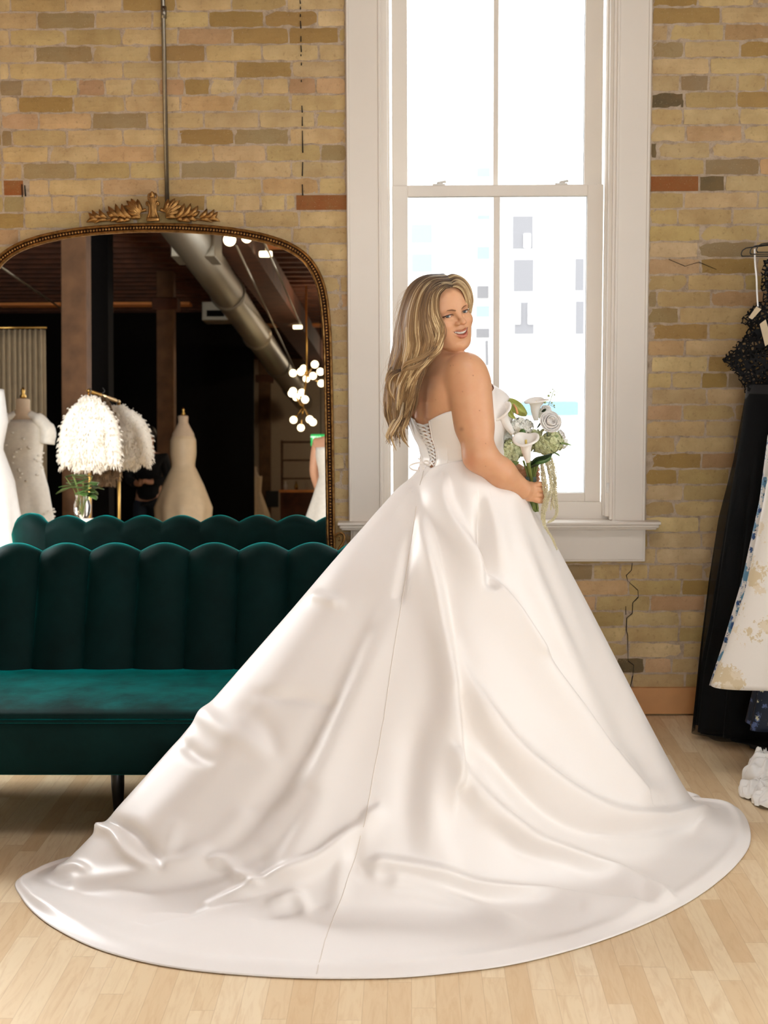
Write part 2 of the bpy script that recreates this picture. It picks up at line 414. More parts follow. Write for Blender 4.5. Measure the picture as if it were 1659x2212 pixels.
# ------------------------------------------------------------------ the tall sash window
win = empty('window_1', (0.365, WY, 0.80), kind='structure')
ox, oy, oz = 0.365, WY, 0.80
def wx(px, y=600, Y=WY): return at(px, y, Y).x - ox
def wz(py, Y=WY): return at(1080, py, Y).z - oz
def profile_bar(m, pts, z0, z1):      # vertical moulding: pts = list of (x, y) outline
    n = len(pts); vs = [(x,y,z0) for x,y in pts]+[(x,y,z1) for x,y in pts]
    m.add(vs, [tuple(range(n)), tuple(range(n,2*n))[::-1]]+[(i,(i+1)%n,(i+1)%n+n,i+n) for i in range(n)])
ZT = 2.9
cl0, cl1 = wx(748, 300), wx(823, 300)       # left casing
cr0, cr1 = wx(1330, 300), wx(1404, 300)      # right casing
CY = -0.025                                   # casing face in front of the bricks
for (a, b, s) in ((cl0, cl1, 1), (cr0, cr1, -1)):
    m = MB()
    o_, i_ = (a, b) if s == 1 else (b, a)     # outer, inner edge
    profile_bar(m, [(o_, 0.0), (o_, CY+0.006), (o_+s*0.004, CY), (o_+s*0.012, CY), (o_+s*0.014, CY+0.003), (i_-s*0.012, CY+0.003), (i_-s*0.010, CY-0.002), (i_-s*0.003, CY-0.002), (i_, CY+0.004), (i_, 0.06)], 0.0, ZT)
    m.build('casing', M_white, win, smooth=False)
# jamb, stops and the deep reveal
jl, jr = cl1, cr0
for s, e in ((1, jl), (-1, jr)):
    m = MB()
    m.box(e-s*0.001, e+s*0.010, -0.018, 0.34, 0.02, ZT)
    m.box(e+s*0.006, e+s*0.026, 0.0, 0.022, 0.03, ZT, 0.003)
    m.box(e+s*0.006, e+s*0.034, 0.03, 0.075, 0.03, ZT, 0.003)
    m.box(e+s*0.006, e+s*0.022, 0.115, 0.13, 0.03, ZT, 0.002)
    m.build('jamb', M_white, win, smooth=False)
# sashes
sl, sr = wx(848, 700, WY+0.09), wx(1300, 700, WY+0.09)
YS = 0.082
zm = wz(399, WY+YS); zmb = wz(424, WY+YS)
zb = wz(1085, WY+YS); zbt = wz(1065, WY+YS)
gl, gr = wx(882, 800, WY+YS), wx(1265, 800, WY+YS)
mul0, mul1 = wx(1066, 600, WY+YS), wx(1080, 600, WY+YS)
def sash(name, x0, x1, z0, z1, gx0, gx1, gz0, gz1, y, mc):
    r = bpy.data.objects.new(name, None); COL.objects.link(r); r.parent = win; r.location = (0, y, 0)
    m = MB(); b = 0.004
    m.box(x0, gx0, 0, 0.04, z0, z1, b); m.box(gx1, x1, 0, 0.04, z0, z1, b)
    m.box(gx0-0.002, gx1+0.002, 0.0005, 0.0395, z0, gz0, b); m.box(gx0-0.002, gx1+0.002, 0.0005, 0.0395, gz1, z1, b)
    t = 0.012                                    # raised inner lip
    for (a,b2,c,d) in ((gx0-t,gx0,gz0-t,gz1+t),(gx1,gx1+t,gz0-t,gz1+t),(gx0,gx1,gz0-t,gz0),(gx0,gx1,gz1,gz1+t)):
        m.box(a, b2, 0.008, 0.03, c, d)
    m.build('sash_frame', M_white, r, smooth=False)
    MB().box(mc[0], mc[1], 0.004, 0.036, gz0, gz1, 0.004).build('muntin', M_white, r, smooth=False)
    for (a, b2) in ((gx0, mc[0]), (mc[1], gx1)):
        MB().box(a-0.003, b2+0.003, 0.018, 0.0215, gz0-0.003, gz1+0.003).build('pane', M_glass, r, smooth=False)
    return r
sash('lower_sash', sl, sr, zb, zm, gl, gr, zbt, zmb, YS, (mul0, mul1))
ul, ur = wx(880, 200, WY+0.14), wx(1263, 200, WY+0.14)
sash('upper_sash', sl, sr, wz(425, WY+0.135), ZT-0.05, ul, ur, wz(404, WY+0.135), ZT-0.12, 0.135, (wx(1066,200,WY+0.14), wx(1077,200,WY+0.14)))
# stool, apron, inner sill
m = MB(); prof = [(0.0,0.0),(0.0,0.016),(0.003,0.019),(0.003,0.021),(-0.006,0.021)]
x0, x1 = wx(731, 1128), wx(1421, 1128)
zt, zb_ = wz(1127, WY-0.06), wz(1146, WY-0.06)
m.box(x0, x1, -0.085, 0.09, zt-0.012, zt, 0.003); m.box(x0+0.006, x1-0.006, -0.078, 0.09, zt-0.026, zt-0.010, 0.006); m.box(x0+0.014, x1-0.014, -0.07, 0.05, zt-0.034, zt-0.022, 0.005)
m.build('window_sill', M_white, win, smooth=False)
m = MB(); a0, a1 = wx(758, 1180), wx(1392, 1180); az = wz(1214, WY-0.03)
m.box(a0, a1, -0.028, 0.002, az, zt-0.03, 0.003); m.box(a0+0.009, a1-0.009, -0.033, 0.0, az+0.009, zt-0.03, 0.002)
m.build('apron', M_white, win, smooth=False)
MB().box(jl, jr, 0.05, 0.34, zt-0.02, zb+0.002).build('sub_sill', M_white, win, smooth=False)
MB().box(jl, jr, 0.0, 0.34, ZT-0.05, ZT+0.02).build('head_jamb', M_white, win, smooth=False)
MB().box(cl0, cr1, CY, 0.05, ZT, ZT+0.14, 0.004).build('head_casing', M_white, win, smooth=False)
# sash locks on the meeting rail
M_lock = simple('lock_white', (225,222,215), 0.4)
for px in (948, 1212):
    x = wx(px, 395, WY+0.1); m = MB()
    m.box(x-0.025, x+0.025, YS+0.004, YS+0.034, zm-0.001, zm+0.006, 0.002)
    m.lathe([(0.001,0),(0.013,0),(0.012,0.010),(0.001,0.012)], (x+0.004, YS+0.02, zm+0.004), 16)
    m.add([(x-0.004,YS+0.012,zm+0.010),(x+0.028,YS+0.010,zm+0.016),(x+0.030,YS+0.016,zm+0.010),(x-0.004,YS+0.028,zm+0.008),
           (x-0.004,YS+0.012,zm+0.014),(x+0.028,YS+0.010,zm+0.020),(x+0.030,YS+0.016,zm+0.014),(x-0.004,YS+0.028,zm+0.013)],
          [(0,1,2,3),(4,5,6,7),(0,1,5,4),(1,2,6,5),(2,3,7,6),(3,0,4,7)])
    m.build('sash_lock', M_lock, win)
# bead chain of a shade, with its tensioner on the stop
chx = wx(1322, 500, WY+0.02); m = MB(); z = wz(1052, WY+0.02)
zz = z
while zz < ZT-0.06:
    m.ball((chx, 0.0, zz), 0.0022, 6, 4); zz += 0.0062
m.tube([(chx,0,z),(chx,0,ZT-0.06)], 0.0007, 5)
M_bead = simple('chain_beads', (232,230,224), 0.35)
m.build('bead_chain', M_bead, win)
xt, ztn = wx(1314, 1052, WY+0.02), wz(1050, WY+0.02); m = MB()
m.box(xt-0.011, xt+0.011, -0.004, 0.012, ztn-0.028, ztn+0.014, 0.003)
m.lathe([(0.001,0),(0.006,0),(0.006,0.004),(0.001,0.005)], (xt+0.003, 0.0, ztn), 12)
m.build('chain_tensioner', M_lock, win)

# surface conduit that runs down behind the mirror
cd = MB(); c0 = at(352, 0, WY-0.012); c1 = at(362, 470, WY-0.012)
top = c0 + (c0-c1).normalized()*1.3
cd.tube([top, c1], 0.0088, 14)
o = cd.build('conduit', M_steel); tag(o, 'thin grey metal conduit running up the brick wall above the gilt mirror', 'pipe')
k0 = at(353.5, 14, WY-0.012); k1 = at(354, 40, WY-0.012)
m = MB(); m.tube([k0, k1], 0.0115, 14)
for t in (0.25, 0.75):
    p = k0.lerp(k1, t); m.tube([p+Vector((0,-0.009,0)), p+Vector((0,-0.015,0))], 0.0035, 6)
m.build('coupling', M_steel, o)

# ------------------------------------------------------------------ houses across the street
M_fac = simple('pale_render', (232,230,226), 0.8, 0.02)
M_fac2 = simple('pink_brick_panel', (190,168,166), 0.85, 0.15, 2)
M_ow = NT('far_window_glass').P(col=(0.26,0.31,0.35,1), rough=0.6, spec=0.1)
M_ow2 = NT('dark_far_window').P(col=(0.19,0.185,0.19,1), rough=0.6, spec=0.1)
M_bluew = simple('blue_awning', (112,140,160), 0.7)
M_amber = simple('amber_sign', (190,164,136), 0.7)
BY = 30.0
def brect(m, x0, y0, x1, y1, Y, th):
    a = at(x0, y1, Y); b = at(x1, y0, Y); m.box(a.x, b.x, Y, Y+th, a.z, b.z)
bld = empty('apartment_building', (at(1180,800,BY).x, BY, -8), label='pale apartment block across the street with columns of dark windows, behind the right panes', cat='building')
inv = lambda o, r: setattr(o, 'location', (-r.location.x, -r.location.y, -r.location.z))
def bpart(name, m, mat, root):
    o = m.build(name, mat, root, smooth=False); inv(o, root); return o
m = MB(); brect(m, 1090, 240, 1420, 1300, BY, 6); brect(m, 1185, 165, 1420, 240, BY+0.3, 6); bpart('facade', m, M_fac, bld)
m = MB(); brect(m, 1203, 168, 1252, 220, BY+0.25, 0.1); bpart('brick_panel', m, M_fac2, bld)
for (x0,y0,x1,y1,mt) in ((1228,200,1250,220,M_ow),(1104,280,1152,352,M_ow),(1107,372,1152,386,M_ow),(1107,466,1152,538,M_ow2),(1109,560,1153,630,M_ow2),(1111,652,1154,722,M_ow2),
        (1238,278,1262,300,M_ow),(1240,330,1262,350,M_ow),(1240,465,1262,538,M_ow),(1242,558,1262,628,M_ow2),(1243,650,1262,722,M_ow2)):
    m = MB(); brect(m, x0, y0, x1, y1, BY-0.04, 0.06); w = bpart('far_window', m, mt, bld)
m = MB(); brect(m, 1113, 655, 1124, 700, BY-0.08, 0.04); brect(m, 1141, 655, 1152, 700, BY-0.08, 0.04); bpart('curtain', m, M_fac, bld)
m = MB(); brect(m, 1132, 505, 1146, 535, BY-0.08, 0.04); bpart('curtain', m, M_fac, bld)
m = MB(); brect(m, 1130, 868, 1250, 898, BY-0.6, 0.6); bpart('awning', m, M_bluew, bld)
m = MB(); brect(m, 1140, 800, 1240, 822, BY-0.1, 0.1); bpart('sign_band', m, M_amber, bld)
b2 = empty('office_building', (at(960,800,BY+4).x, BY+4, -8), label='pale office block across the street behind the left panes, with a pink brick end panel', cat='building')
m = MB(); brect(m, 700, 250, 1075, 1320, BY+7, 8); bpart('facade', m, M_fac, b2)
m = MB(); brect(m, 889, 238, 940, 345, BY+6.9, 0.1); bpart('brick_panel', m, M_fac2, b2)
for (x0,y0,x1,y1,mt) in ((1030,362,1060,382,M_ow),(1031,464,1062,474,M_ow),(1030,532,1062,560,M_ow),(888,484,934,525,M_ow),(889,548,934,588,M_ow),(1030,617,1056,645,M_ow2),(1028,660,1060,685,M_ow),(1028,709,1062,730,M_ow2)):
    m = MB(); brect(m, x0, y0, x1, y1, BY+6.95, 0.06); bpart('far_window', m, mt, b2)
m = MB(); m.tube([at(1051,735,BY+6.4), at(1052,790,BY+6.4)], 0.05, 6); bpart('post', m, M_ow2, b2)
m = MB(); brect(m, 500, 1080, 1800, 1100, BY-18, 30)
st = MB().box(-25, 25, 8, 60, -8.3, -8).build('trim_street', simple('street_asphalt', (150,148,144), 0.9), smooth=False); st['kind']='structure'
# ------------------------------------------------------------------ teal channel-back sofa
def mat_velvet():
    n = NT('teal_velvet')
    n1 = n.noise(5, 5, 0.65); n2 = n.noise(350, 2, 0.5)
    c = n.ramp(n1, [(0.3, (0.0007,0.0095,0.0085,1)), (0.7, (0.0012,0.018,0.0165,1))])
    sr = n.ramp(n.noise(7, 4, 0.6), [(0.3,(0.20,)*3),(0.7,(0.32,)*3)])
    return n.P(col=c, rough=0.7, spec=0.1, sheen=1.0, sheenr=sr, sheent=(0.0,0.78,0.74,1), normal=n.bump(n.math('ADD', n.math('MULTIPLY', n1, 2.0), n2), 0.12, 0.006))
M_velvet = mat_velvet()
M_blackleg = simple('black_wood', (18,17,16), 0.35, 0.1)
sofa = empty('sofa', (-0.962, 5.0, 0), label='dark teal velvet sofa with a scalloped channel back, black legs', cat='sofa')
HB = 0.704; NCH = 8; CW = 2*HB/NCH
def sofa_path(s):
    """plan position and inward direction; s in channel units from the back centre (0..4 back, beyond that the arm)"""
    sg = 1 if s >= 0 else -1; a = abs(s)
    if a <= 4: return np.array([sg*a*CW, 0.36]), np.array([0,-1.0]), 0.0
    # arm: quarter turn forward then straight with a small flare
    q = (a-4)*CW; Rr = 0.13; L1 = Rr*PI/2*0.93
    if q < L1:
        th = q/Rr; p = np.array([HB+Rr*math.sin(th), 0.36-Rr*(1-math.cos(th))]); nrm = np.array([-math.sin(th), -math.cos(th)])
    else:
        th = L1/Rr; p0 = np.array([HB+Rr*math.sin(th), 0.36-Rr*(1-math.cos(th))]); d = np.array([math.cos(th), -math.sin(th)]); p = p0+d*(q-L1); nrm = np.array([-math.sin(th), -math.cos(th)])
    return np.array([sg*p[0], p[1]]), np.array([sg*nrm[0], nrm[1]]), q
def sofa_section(s, nph=1.0):
    a = abs(s); f = a-math.floor(a); b = max(0.0, math.sin(PI*f))**0.55; sc = math.sin(PI*f)**1.0
    p, nrm, q = sofa_path(s)
    H = 0.810 + 0.032*sc
    if a > 4: H -= 0.20*float(smooth01((q-0.25)/0.45)); H += 0.01*sc
    out = []
    # from seat level up the padded inside, over the rounded top, down the plain outside
    for k in range(13):
        t = k/12; z = 0.33+(H-0.06-0.33)*t
        d = 0.235-0.185*t+ 0.030*b*(0.75+0.25*t) + 0.008*math.sin(PI*t)
        out.append((d, z))
    d0 = out[-1][0]; dout = -0.065
    for k in range(1, 10):
        th = PI*k/10; cx = (d0+dout)/2; rx = (d0-dout)/2
        out.append((cx+rx*math.cos(th), H-0.06+0.06*math.sin(th)))
    for k in range(0, 7):
        t = k/6; out.append((dout+0.07*t-0.004*(1-b)*(1-t), H-0.06-(H-0.06-0.215)*t))
    return [(p[0]+nrm[0]*d, p[1]+nrm[1]*d, z) for d, z in out]
def sweep(s0, s1, name, cap=True):
    n = int(abs(s1-s0)*24)+1; ss = np.linspace(s0, s1, n)
    G = np.array([sofa_section(s) for s in ss]); m = MB(); m.grid(G)
    k = G.shape[1]
    m.add(G[0], [tuple(range(k))]); m.add(G[-1], [tuple(range(k))[::-1]])
    return m.build(name, M_velvet, sofa, auto=70)
sweep(-4, 4, 'backrest')
sweep(4.001, 8.6, 'armrest'); sweep(-4.001, -8.6, 'armrest')
# seat cushion, piping and front rail share one plan outline
def seat_outline(inset, n=64):
    pts = []
    for k in range(n):
        th = 2*PI*k/n; c, s_ = math.cos(th), math.sin(th); e = 0.22
        x = math.copysign(abs(c)**e, c)*(0.90-inset); y = -0.075+math.copysign(abs(s_)**e, s_)*(0.35-inset)
        pts.append((x, y))
    return pts
def seat_stack(levels, name, mat=M_velvet, dome=False):
    G = np.array([[(x, y, z) for x, y in seat_outline(i)] for i, z in levels]); m = MB(); m.grid(G, closed_v=True)
    if dome:
        N = 64; base = G[-1]; rings = [base]
        for k in range(1, 9):
            q = 1-k/8; r = base.copy(); r[:,0] *= q; r[:,1] = -0.075+(base[:,1]+0.075)*q
            r[:,2] += 0.012*(1-q**4)+0.0015*np.sin(r[:,0]*23+r[:,1]*15)-0.006*np.exp(-((r[:,0]-0.03)/0.012)**2)*(1-q**6); rings.append(r)
        m.grid(np.array(rings), closed_v=True)
    else: m.add(G[-1], [tuple(range(64))])
    m.add(G[0], [tuple(range(64))[::-1]])
    return m.build(name, mat, sofa, auto=60)
seat_stack([(0.03,0.385),(0.008,0.388),(-0.004,0.396),(-0.002,0.406),(0.012,0.414),(0.04,0.418)], 'seat', dome=True)
m = MB(); m.tube([(x,y,0.388) for x,y in seat_outline(-0.006)], 0.0055, 8, closed=True); m.build('piping', M_velvet, sofa)
seat_stack([(0.02,0.212),(0.006,0.217),(0.0,0.23),(0.0,0.37),(0.006,0.384)], 'front_rail')
for x, y in ((0,-0.145),(-0.80,-0.30),(0.80,-0.30),(-0.72,0.27),(0.72,0.27)):
    m = MB(); m.lathe([(0.012,0.0),(0.015,0.004),(0.0215,0.10),(0.0245,0.214)], (x,y,0), 16); m.lathe([(0.028,0.206),(0.028,0.215)], (x,y,0), 16)
    m.build('leg', M_blackleg, sofa)
MB().box(-0.62, 0.62, 0.2, 0.3, 0.211, 0.25).build('stretcher', M_blackleg, sofa, smooth=False)

# ------------------------------------------------------------------ gilt mirror leaning on the wall
LEAN = math.radians(2.8)
def mat_gold():
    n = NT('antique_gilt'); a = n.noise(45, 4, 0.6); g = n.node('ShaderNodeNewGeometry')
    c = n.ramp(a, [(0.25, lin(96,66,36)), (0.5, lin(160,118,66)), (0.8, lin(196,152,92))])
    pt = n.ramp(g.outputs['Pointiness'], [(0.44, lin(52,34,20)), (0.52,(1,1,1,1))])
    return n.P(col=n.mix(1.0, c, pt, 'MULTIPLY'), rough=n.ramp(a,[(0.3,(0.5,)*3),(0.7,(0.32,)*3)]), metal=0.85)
M_gold = mat_gold()
M_mirror = NT('mirror_silver').P(col=(0.80,0.79,0.77,1), rough=0.0, metal=1.0)
mz = 0.665
mirror = empty('wall_mirror', (at(331,600,6.2).x, 6.142, mz), label='large arched mirror in beaded gilt frame with leafy crest, leaning on the brick wall', cat='mirror')
mirror.rotation_euler = (-LEAN, 0, 0)
mcx = mirror.location.x
def mloc(px, py):      # point of the photo -> local x,z on the leaning mirror plane
    d = ray(px, py); n_ = np.array([0, math.cos(LEAN), -math.sin(LEAN)]); p0 = np.array(mirror.location)
    p = CAMP + d*(np.dot(p0-CAMP, n_)/np.dot(d, n_)); q = p-p0
    return q[0], q[1]*math.sin(LEAN)+q[2]*math.cos(LEAN)
right = [mloc(*p) for p in ((335,482),(380,482.5),(430,485),(480,489),(530,496),(580,507),(625,523),(660,545),(684,573),(700,607),(709,645),(714,690),(717,740),(719,820),(721,920),(722.5,1020),(724,1120))]
right = [(x, z) for x, z in right]
zb0 = 0.0
half = [(0.0, right[0][1])] + right[1:]
xr = half[-1][0]
half += [(xr, 0.12), (xr, 0.03)]
outl = half + [(xr-0.03, 0.0), (0.3, 0.0), (0, 0.0)]
full = outl + [(-x, z) for x, z in outl[::-1][1:-1]]
fp = crom([(x, 0, z) for x, z in full], 6, closed=True)
# resample evenly
seg = np.linalg.norm(np.roll(fp,-1,0)-fp, axis=1); cum = np.concatenate([[0], np.cumsum(seg)]); Ltot = cum[-1]
fpc = np.vstack([fp, fp[:1]])
def res(n): 
    s = np.linspace(0, Ltot, n, endpoint=False); return np.stack([np.interp(s, cum, fpc[:,i]) for i in range(3)], 1)
def off(P, d):   # inward offset in the x,z plane
    T = np.roll(P,-1,0)-np.roll(P,1,0); T /= np.linalg.norm(T,axis=1,keepdims=True)
    N = np.stack([-T[:,2], T[:,1]*0, T[:,0]], 1)
    c = P.mean(0); s_ = np.sign(np.sum(N*(c-P),axis=1).mean()); return P+N*d*s_
P0 = res(420)
secs = [(0.0,0.012),(0.0,-0.010),(0.002,-0.016),(0.006,-0.018),(0.010,-0.015),(0.0115,-0.009),(0.013,-0.007),(0.0245,-0.007),(0.026,-0.009),(0.028,-0.013),(0.0315,-0.0145),(0.035,-0.012),(0.037,-0.006),(0.0385,0.004),(0.036,0.012)]
G = np.array([off(P0, d)+np.array([0,y,0]) for d, y in secs]); m = MB(); m.grid(G, closed_u=True, closed_v=True)
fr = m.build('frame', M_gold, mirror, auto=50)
nb = int(Ltot/0.0125); PB = off(res(nb), 0.0187); m = MB(); rb = random.Random(2)
for p in PB: m.ball((p[0], -0.0085, p[2]), 0.0056, 7, 5, (1,0.9,1.0))
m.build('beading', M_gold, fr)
Pin = off(res(300), 0.030); m = MB(); v = [(p[0], 0.0, p[2]) for p in Pin]; v2 = [(p[0], 0.006, p[2]) for p in Pin]
m.add(v, [tuple(range(300))]); m.add(v2, [tuple(range(300))[::-1]]); m.build('mirror_glass', M_mirror, mirror, smooth=False)
Pb = off(res(200), 0.012); m = MB(); m.add([(p[0], 0.0125, p[2]) for p in Pb]+[(p[0], 0.02, p[2]) for p in Pb], [tuple(range(200)), tuple(range(200,400))[::-1]]+[(i,(i+1)%200,(i+1)%200+200,i+200) for i in range(200)]); m.build('backing_board', M_blackleg, mirror, smooth=False)
# crest
def cl(u, v): x, z = mloc(u/2.183, v/2.183); return np.array([x, z])
c0x = cl(724, 1000)[0]
def leaf(m, b, t, w, bend=0.0, lift=0.012, mirror_x=None):
    b, t = cl(*b), cl(*t)
    if mirror_x is not None: b = np.array([2*mirror_x-b[0], b[1]]); t = np.array([2*mirror_x-t[0], t[1]]); bend = -bend
    ax = t-b; Ln = np.linalg.norm(ax); ax = ax/Ln; sd = np.array([-ax[1], ax[0]]); n = 12; G = []
    W_ = 1.3*w/2.183/527
    for i in range(n+1):
        s = i/n; c = b+ax*Ln*s+sd*bend*Ln*math.sin(PI*s)*1.0; wd_ = W_*0.5*(math.sin(PI*min(1,s*0.93+0.07))**0.7)*(1-0.25*s)+0.0004
        row = []
        for j in range(9):
            q = (j-4)/4; hgt = lift*math.sin(PI*min(1,0.15+s*0.85))*(1-q*q)**0.5*1.0+0.0025*math.cos(q*PI*3)*(1-abs(q))-0.002*math.exp(-(q/0.12)**2)
            p = c+sd*q*wd_; row.append((p[0], -0.012-hgt, p[1]))
        for j in range(7, 0, -1):
            q = (j-4)/4; p = c+sd*q*wd_*0.9; row.append((p[0], -0.004, p[1]))
        G.append(row)
    m.grid(np.array(G), closed_v=True)
LEAVES = [((664,1024),(592,1002),26,-0.1),((662,1020),(586,972),27,-0.08),((662,1014),(598,948),28,-0.05),((664,1006),(620,938),26,0.02),((668,1000),(650,940),24,0.05),((664,1026),(612,1030),22,-0.1),
 ((620,1030),(576,962),24,0.14),((596,1028),(546,962),24,0.14),((566,1022),(512,974),24,0.12),((545,1022),(504,1000),20,0.05),((615,1036),(580,1046),18,-0.1),((590,1040),(548,1050),20,-0.12),((560,1034),(520,1046),20,-0.12),
 ((505,1030),(470,988),20,0.14),((480,1030),(436,992),20,0.14),((458,1034),(420,1004),18,0.1),((470,1038),(410,1050),20,-0.14),((505,1038),(446,1054),18,-0.12)]
m = MB()
for b, t, w, bd in LEAVES:
    leaf(m, b, t, w, bd); leaf(m, b, t, w, bd, mirror_x=c0x)
for sg in (None, 1):
    P = [cl(690,990), cl(660,1000), cl(600,1034), cl(540,1036), cl(470,1044), cl(425,1046)]
    if sg: P = [np.array([2*c0x-p[0], p[1]]) for p in P]
    m.tube(crom([(p[0],-0.010,p[1]) for p in P], 5), np.linspace(0.0075, 0.003, 26), 8)
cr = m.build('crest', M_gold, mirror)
m = MB()
cz = lambda v: cl(724, v)[1]
# cartouche: fluted stem, hooded top, two side scrolls
for k in range(-2, 3):
    pts = [(c0x+k*0.0045, -0.020-0.004*(2-abs(k)), cz(1030)), (c0x+k*0.004, -0.022-0.004*(2-abs(k)), cz(1000)), (c0x+k*0.0045, -0.024-0.004*(2-abs(k)), cz(965)), (c0x+k*0.006, -0.024-0.003*(2-abs(k)), cz(935))]
    m.tube(crom(pts, 5), 0.0040, 8)
m.ball((c0x, -0.026, cz(925)), 0.011, 14, 10, (1.05,0.9,1.25)); m.ball((c0x, -0.030, cz(918)), 0.0065, 10, 8, (1,1,1.5))
for s_ in (-1, 1):
    pts = [(c0x+s_*0.020, -0.016, cz(1030)), (c0x+s_*0.013, -0.020, cz(1005)), (c0x+s_*0.012, -0.022, cz(980)), (c0x+s_*0.017, -0.022, cz(962)), (c0x+s_*0.022, -0.020, cz(958)), (c0x+s_*0.023, -0.018, cz(966)), (c0x+s_*0.019, -0.018, cz(970))]
    m.tube(crom(pts, 5), 0.0052, 8)
    m.tube(crom([(c0x+s_*0.009,-0.018,cz(915)),(c0x+s_*0.017,-0.02,cz(925)),(c0x+s_*0.016,-0.02,cz(945)),(c0x+s_*0.008,-0.02,cz(955))],5), 0.0036, 8)
m.box(c0x-0.026, c0x+0.026, -0.024, -0.004, cz(1046), cz(1028), 0.003)
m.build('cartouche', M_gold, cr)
# scroll feet
def sl(u, v): return np.array(mloc(680+u/13.82, 1080+v/13.82))
for s_ in (1, -1):
    P = [sl(610,1080), sl(660,1010), sl(760,985), sl(850,1020), sl(880,1120), sl(850,1250), sl(780,1370), sl(715,1480), sl(690,1600), sl(720,1750), sl(640,1900), sl(500,1960)]
    m = MB(); pts = [(s_*p[0], -0.006, p[1]) for p in P]
    m.tube(crom(pts, 6), np.interp(np.linspace(0,1,67), [0,0.3,0.6,1], [0.003,0.0062,0.0055,0.004]), 10)
    P = [sl(640,1120), sl(700,1075), sl(760,1110), sl(760,1180), sl(700,1200)]
    m.tube(crom([(s_*p[0], -0.004, p[1]) for p in P], 6), 0.003, 8)
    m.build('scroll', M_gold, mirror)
# low console, added unseen behind the sofa to hold up the raised mirror
con = empty('added_console', (mcx, 6.02, 0), label='added low dark wooden console, unseen behind the sofa, carrying the gilt mirror', cat='table')
MB().box(-0.85, 0.85, -0.17, 0.18, mz-0.045, mz-0.004, 0.004).build('table_top', M_blackleg, con, smooth=False)
for x in (-0.8, 0.8):
    for y in (-0.13, 0.14): MB().box(x-0.025, x+0.025, y-0.025, y+0.025, 0, mz-0.045, 0.003).build('leg', M_blackleg, con, smooth=False)
# ------------------------------------------------------------------ bride: signed-distance sculpt
PX = lambda x, y, Y: np.array(at(x, y, Y))
def smin(a, b, k): h = np.clip(0.5+0.5*(b-a)/k, 0, 1); return b*(1-h)+a*h-k*h*(1-h)
def smax(a, b, k): return -smin(-a, -b, k)
def sd_cone(P, a, b, ra, rb):
    pa = P-a; ba = b-a; h = np.clip((pa@ba)/(ba@ba), 0, 1); return np.linalg.norm(pa-h[:,None]*ba, axis=1)-(ra+(rb-ra)*h)
def sd_ell(P, c, r):
    q = (P-c)/r; k0 = np.linalg.norm(q, axis=1); k1 = np.linalg.norm(q/r, axis=1)+1e-9; return k0*(k0-1)/k1
def sd_chain(P, pts, rad, k=0.004):
    d = None
    for i in range(len(pts)-1):
        e = sd_cone(P, np.asarray(pts[i]), np.asarray(pts[i+1]), rad[i], rad[i+1]); d = e if d is None else np.minimum(d, e)
    return d
BA = math.radians(35)
UR = np.array([math.sin(BA), -math.cos(BA), 0]); VF = np.array([math.cos(BA), math.sin(BA), 0])
BY0 = 4.75
LEV = np.array([  # z, centre px, side half width, front-back half depth
 (0.95,1000,0.185,0.165),(1.05,1000,0.185,0.155),(1.12,1002,0.168,0.135),(1.185,1002,0.142,0.112),(1.22,996,0.142,0.110),(1.25,989,0.150,0.114),(1.31,979,0.166,0.118),
 (1.36,973,0.170,0.112),(1.40,969,0.168,0.102),(1.44,965,0.158,0.088),(1.47,962,0.135,0.070),(1.50,960,0.098,0.050),(1.53,960,0.05,0.03)])
LCX = np.array([at(p, 1000, BY0).x for p in LEV[:,1]])
def torso(P):
    z = P[:,2]; cx = np.interp(z, LEV[:,0], LCX); a = np.interp(z, LEV[:,0], LEV[:,2]); b = np.interp(z, LEV[:,0], LEV[:,3])
    dx = P[:,0]-cx; dy = P[:,1]-BY0
    u = dx*UR[0]+dy*UR[1]; v = dx*VF[0]+dy*VF[1]
    q = np.sqrt((np.abs(u)/a)**2.3+(np.abs(v)/b)**2.3+1e-9)**(2/2.3)
    d = (q-1)*np.minimum(a, b)*0.9
    d = np.maximum(d, (z-1.53)*0.9)
    # spine groove and shoulder blades
    back = np.clip(-v/0.06, 0, 1)
    d = d + 0.0035*np.exp(-(u/0.02)**2)*back*smooth01((1.46-z)/0.06)
    d = d - 0.009*np.exp(-((np.abs(u)-0.085)/0.045)**2-((z-1.40)/0.05)**2)*back
    return d
def bust(P):
    d = None
    for s in (-1, 1):
        z0 = 1.325; c = np.array([np.interp(z0, LEV[:,0], LCX), BY0, z0])+UR*s*0.072+VF*0.085
        e = sd_ell(P, c, np.array([0.072,0.072,0.078])); d = e if d is None else smin(d, e, 0.02)
    return d
# head frame
HY, HR = math.radians(31), math.radians(14)
HC_ = PX(957.5, 678, 4.70)
f0 = np.array([math.sin(HY), -math.cos(HY), 0]); x0_ = np.array([math.cos(HY), math.sin(HY), 0]); z0_ = np.array([0,0,1.0])
HX = x0_*math.cos(HR)+z0_*math.sin(HR); HZ = -x0_*math.sin(HR)+z0_*math.cos(HR); HF = f0
hp = math.radians(2.0); HF, HZ = HF*math.cos(hp)-HZ*math.sin(hp), HZ*math.cos(hp)+HF*math.sin(hp)
HM = np.stack([HX, HF, HZ], 1)      # local -> world
toL = lambda P: (P-HC_)@HM
toW = lambda p: HC_+np.asarray(p)@HM.T
A = np.array
UPL = [(-0.0300,0.0705,-0.0445),(-0.018,0.0850,-0.0492),(-0.006,0.0910,-0.0510),(0,0.0908,-0.0520),(0.006,0.0910,-0.0510),(0.018,0.0850,-0.0492),(0.0300,0.0705,-0.0445)]
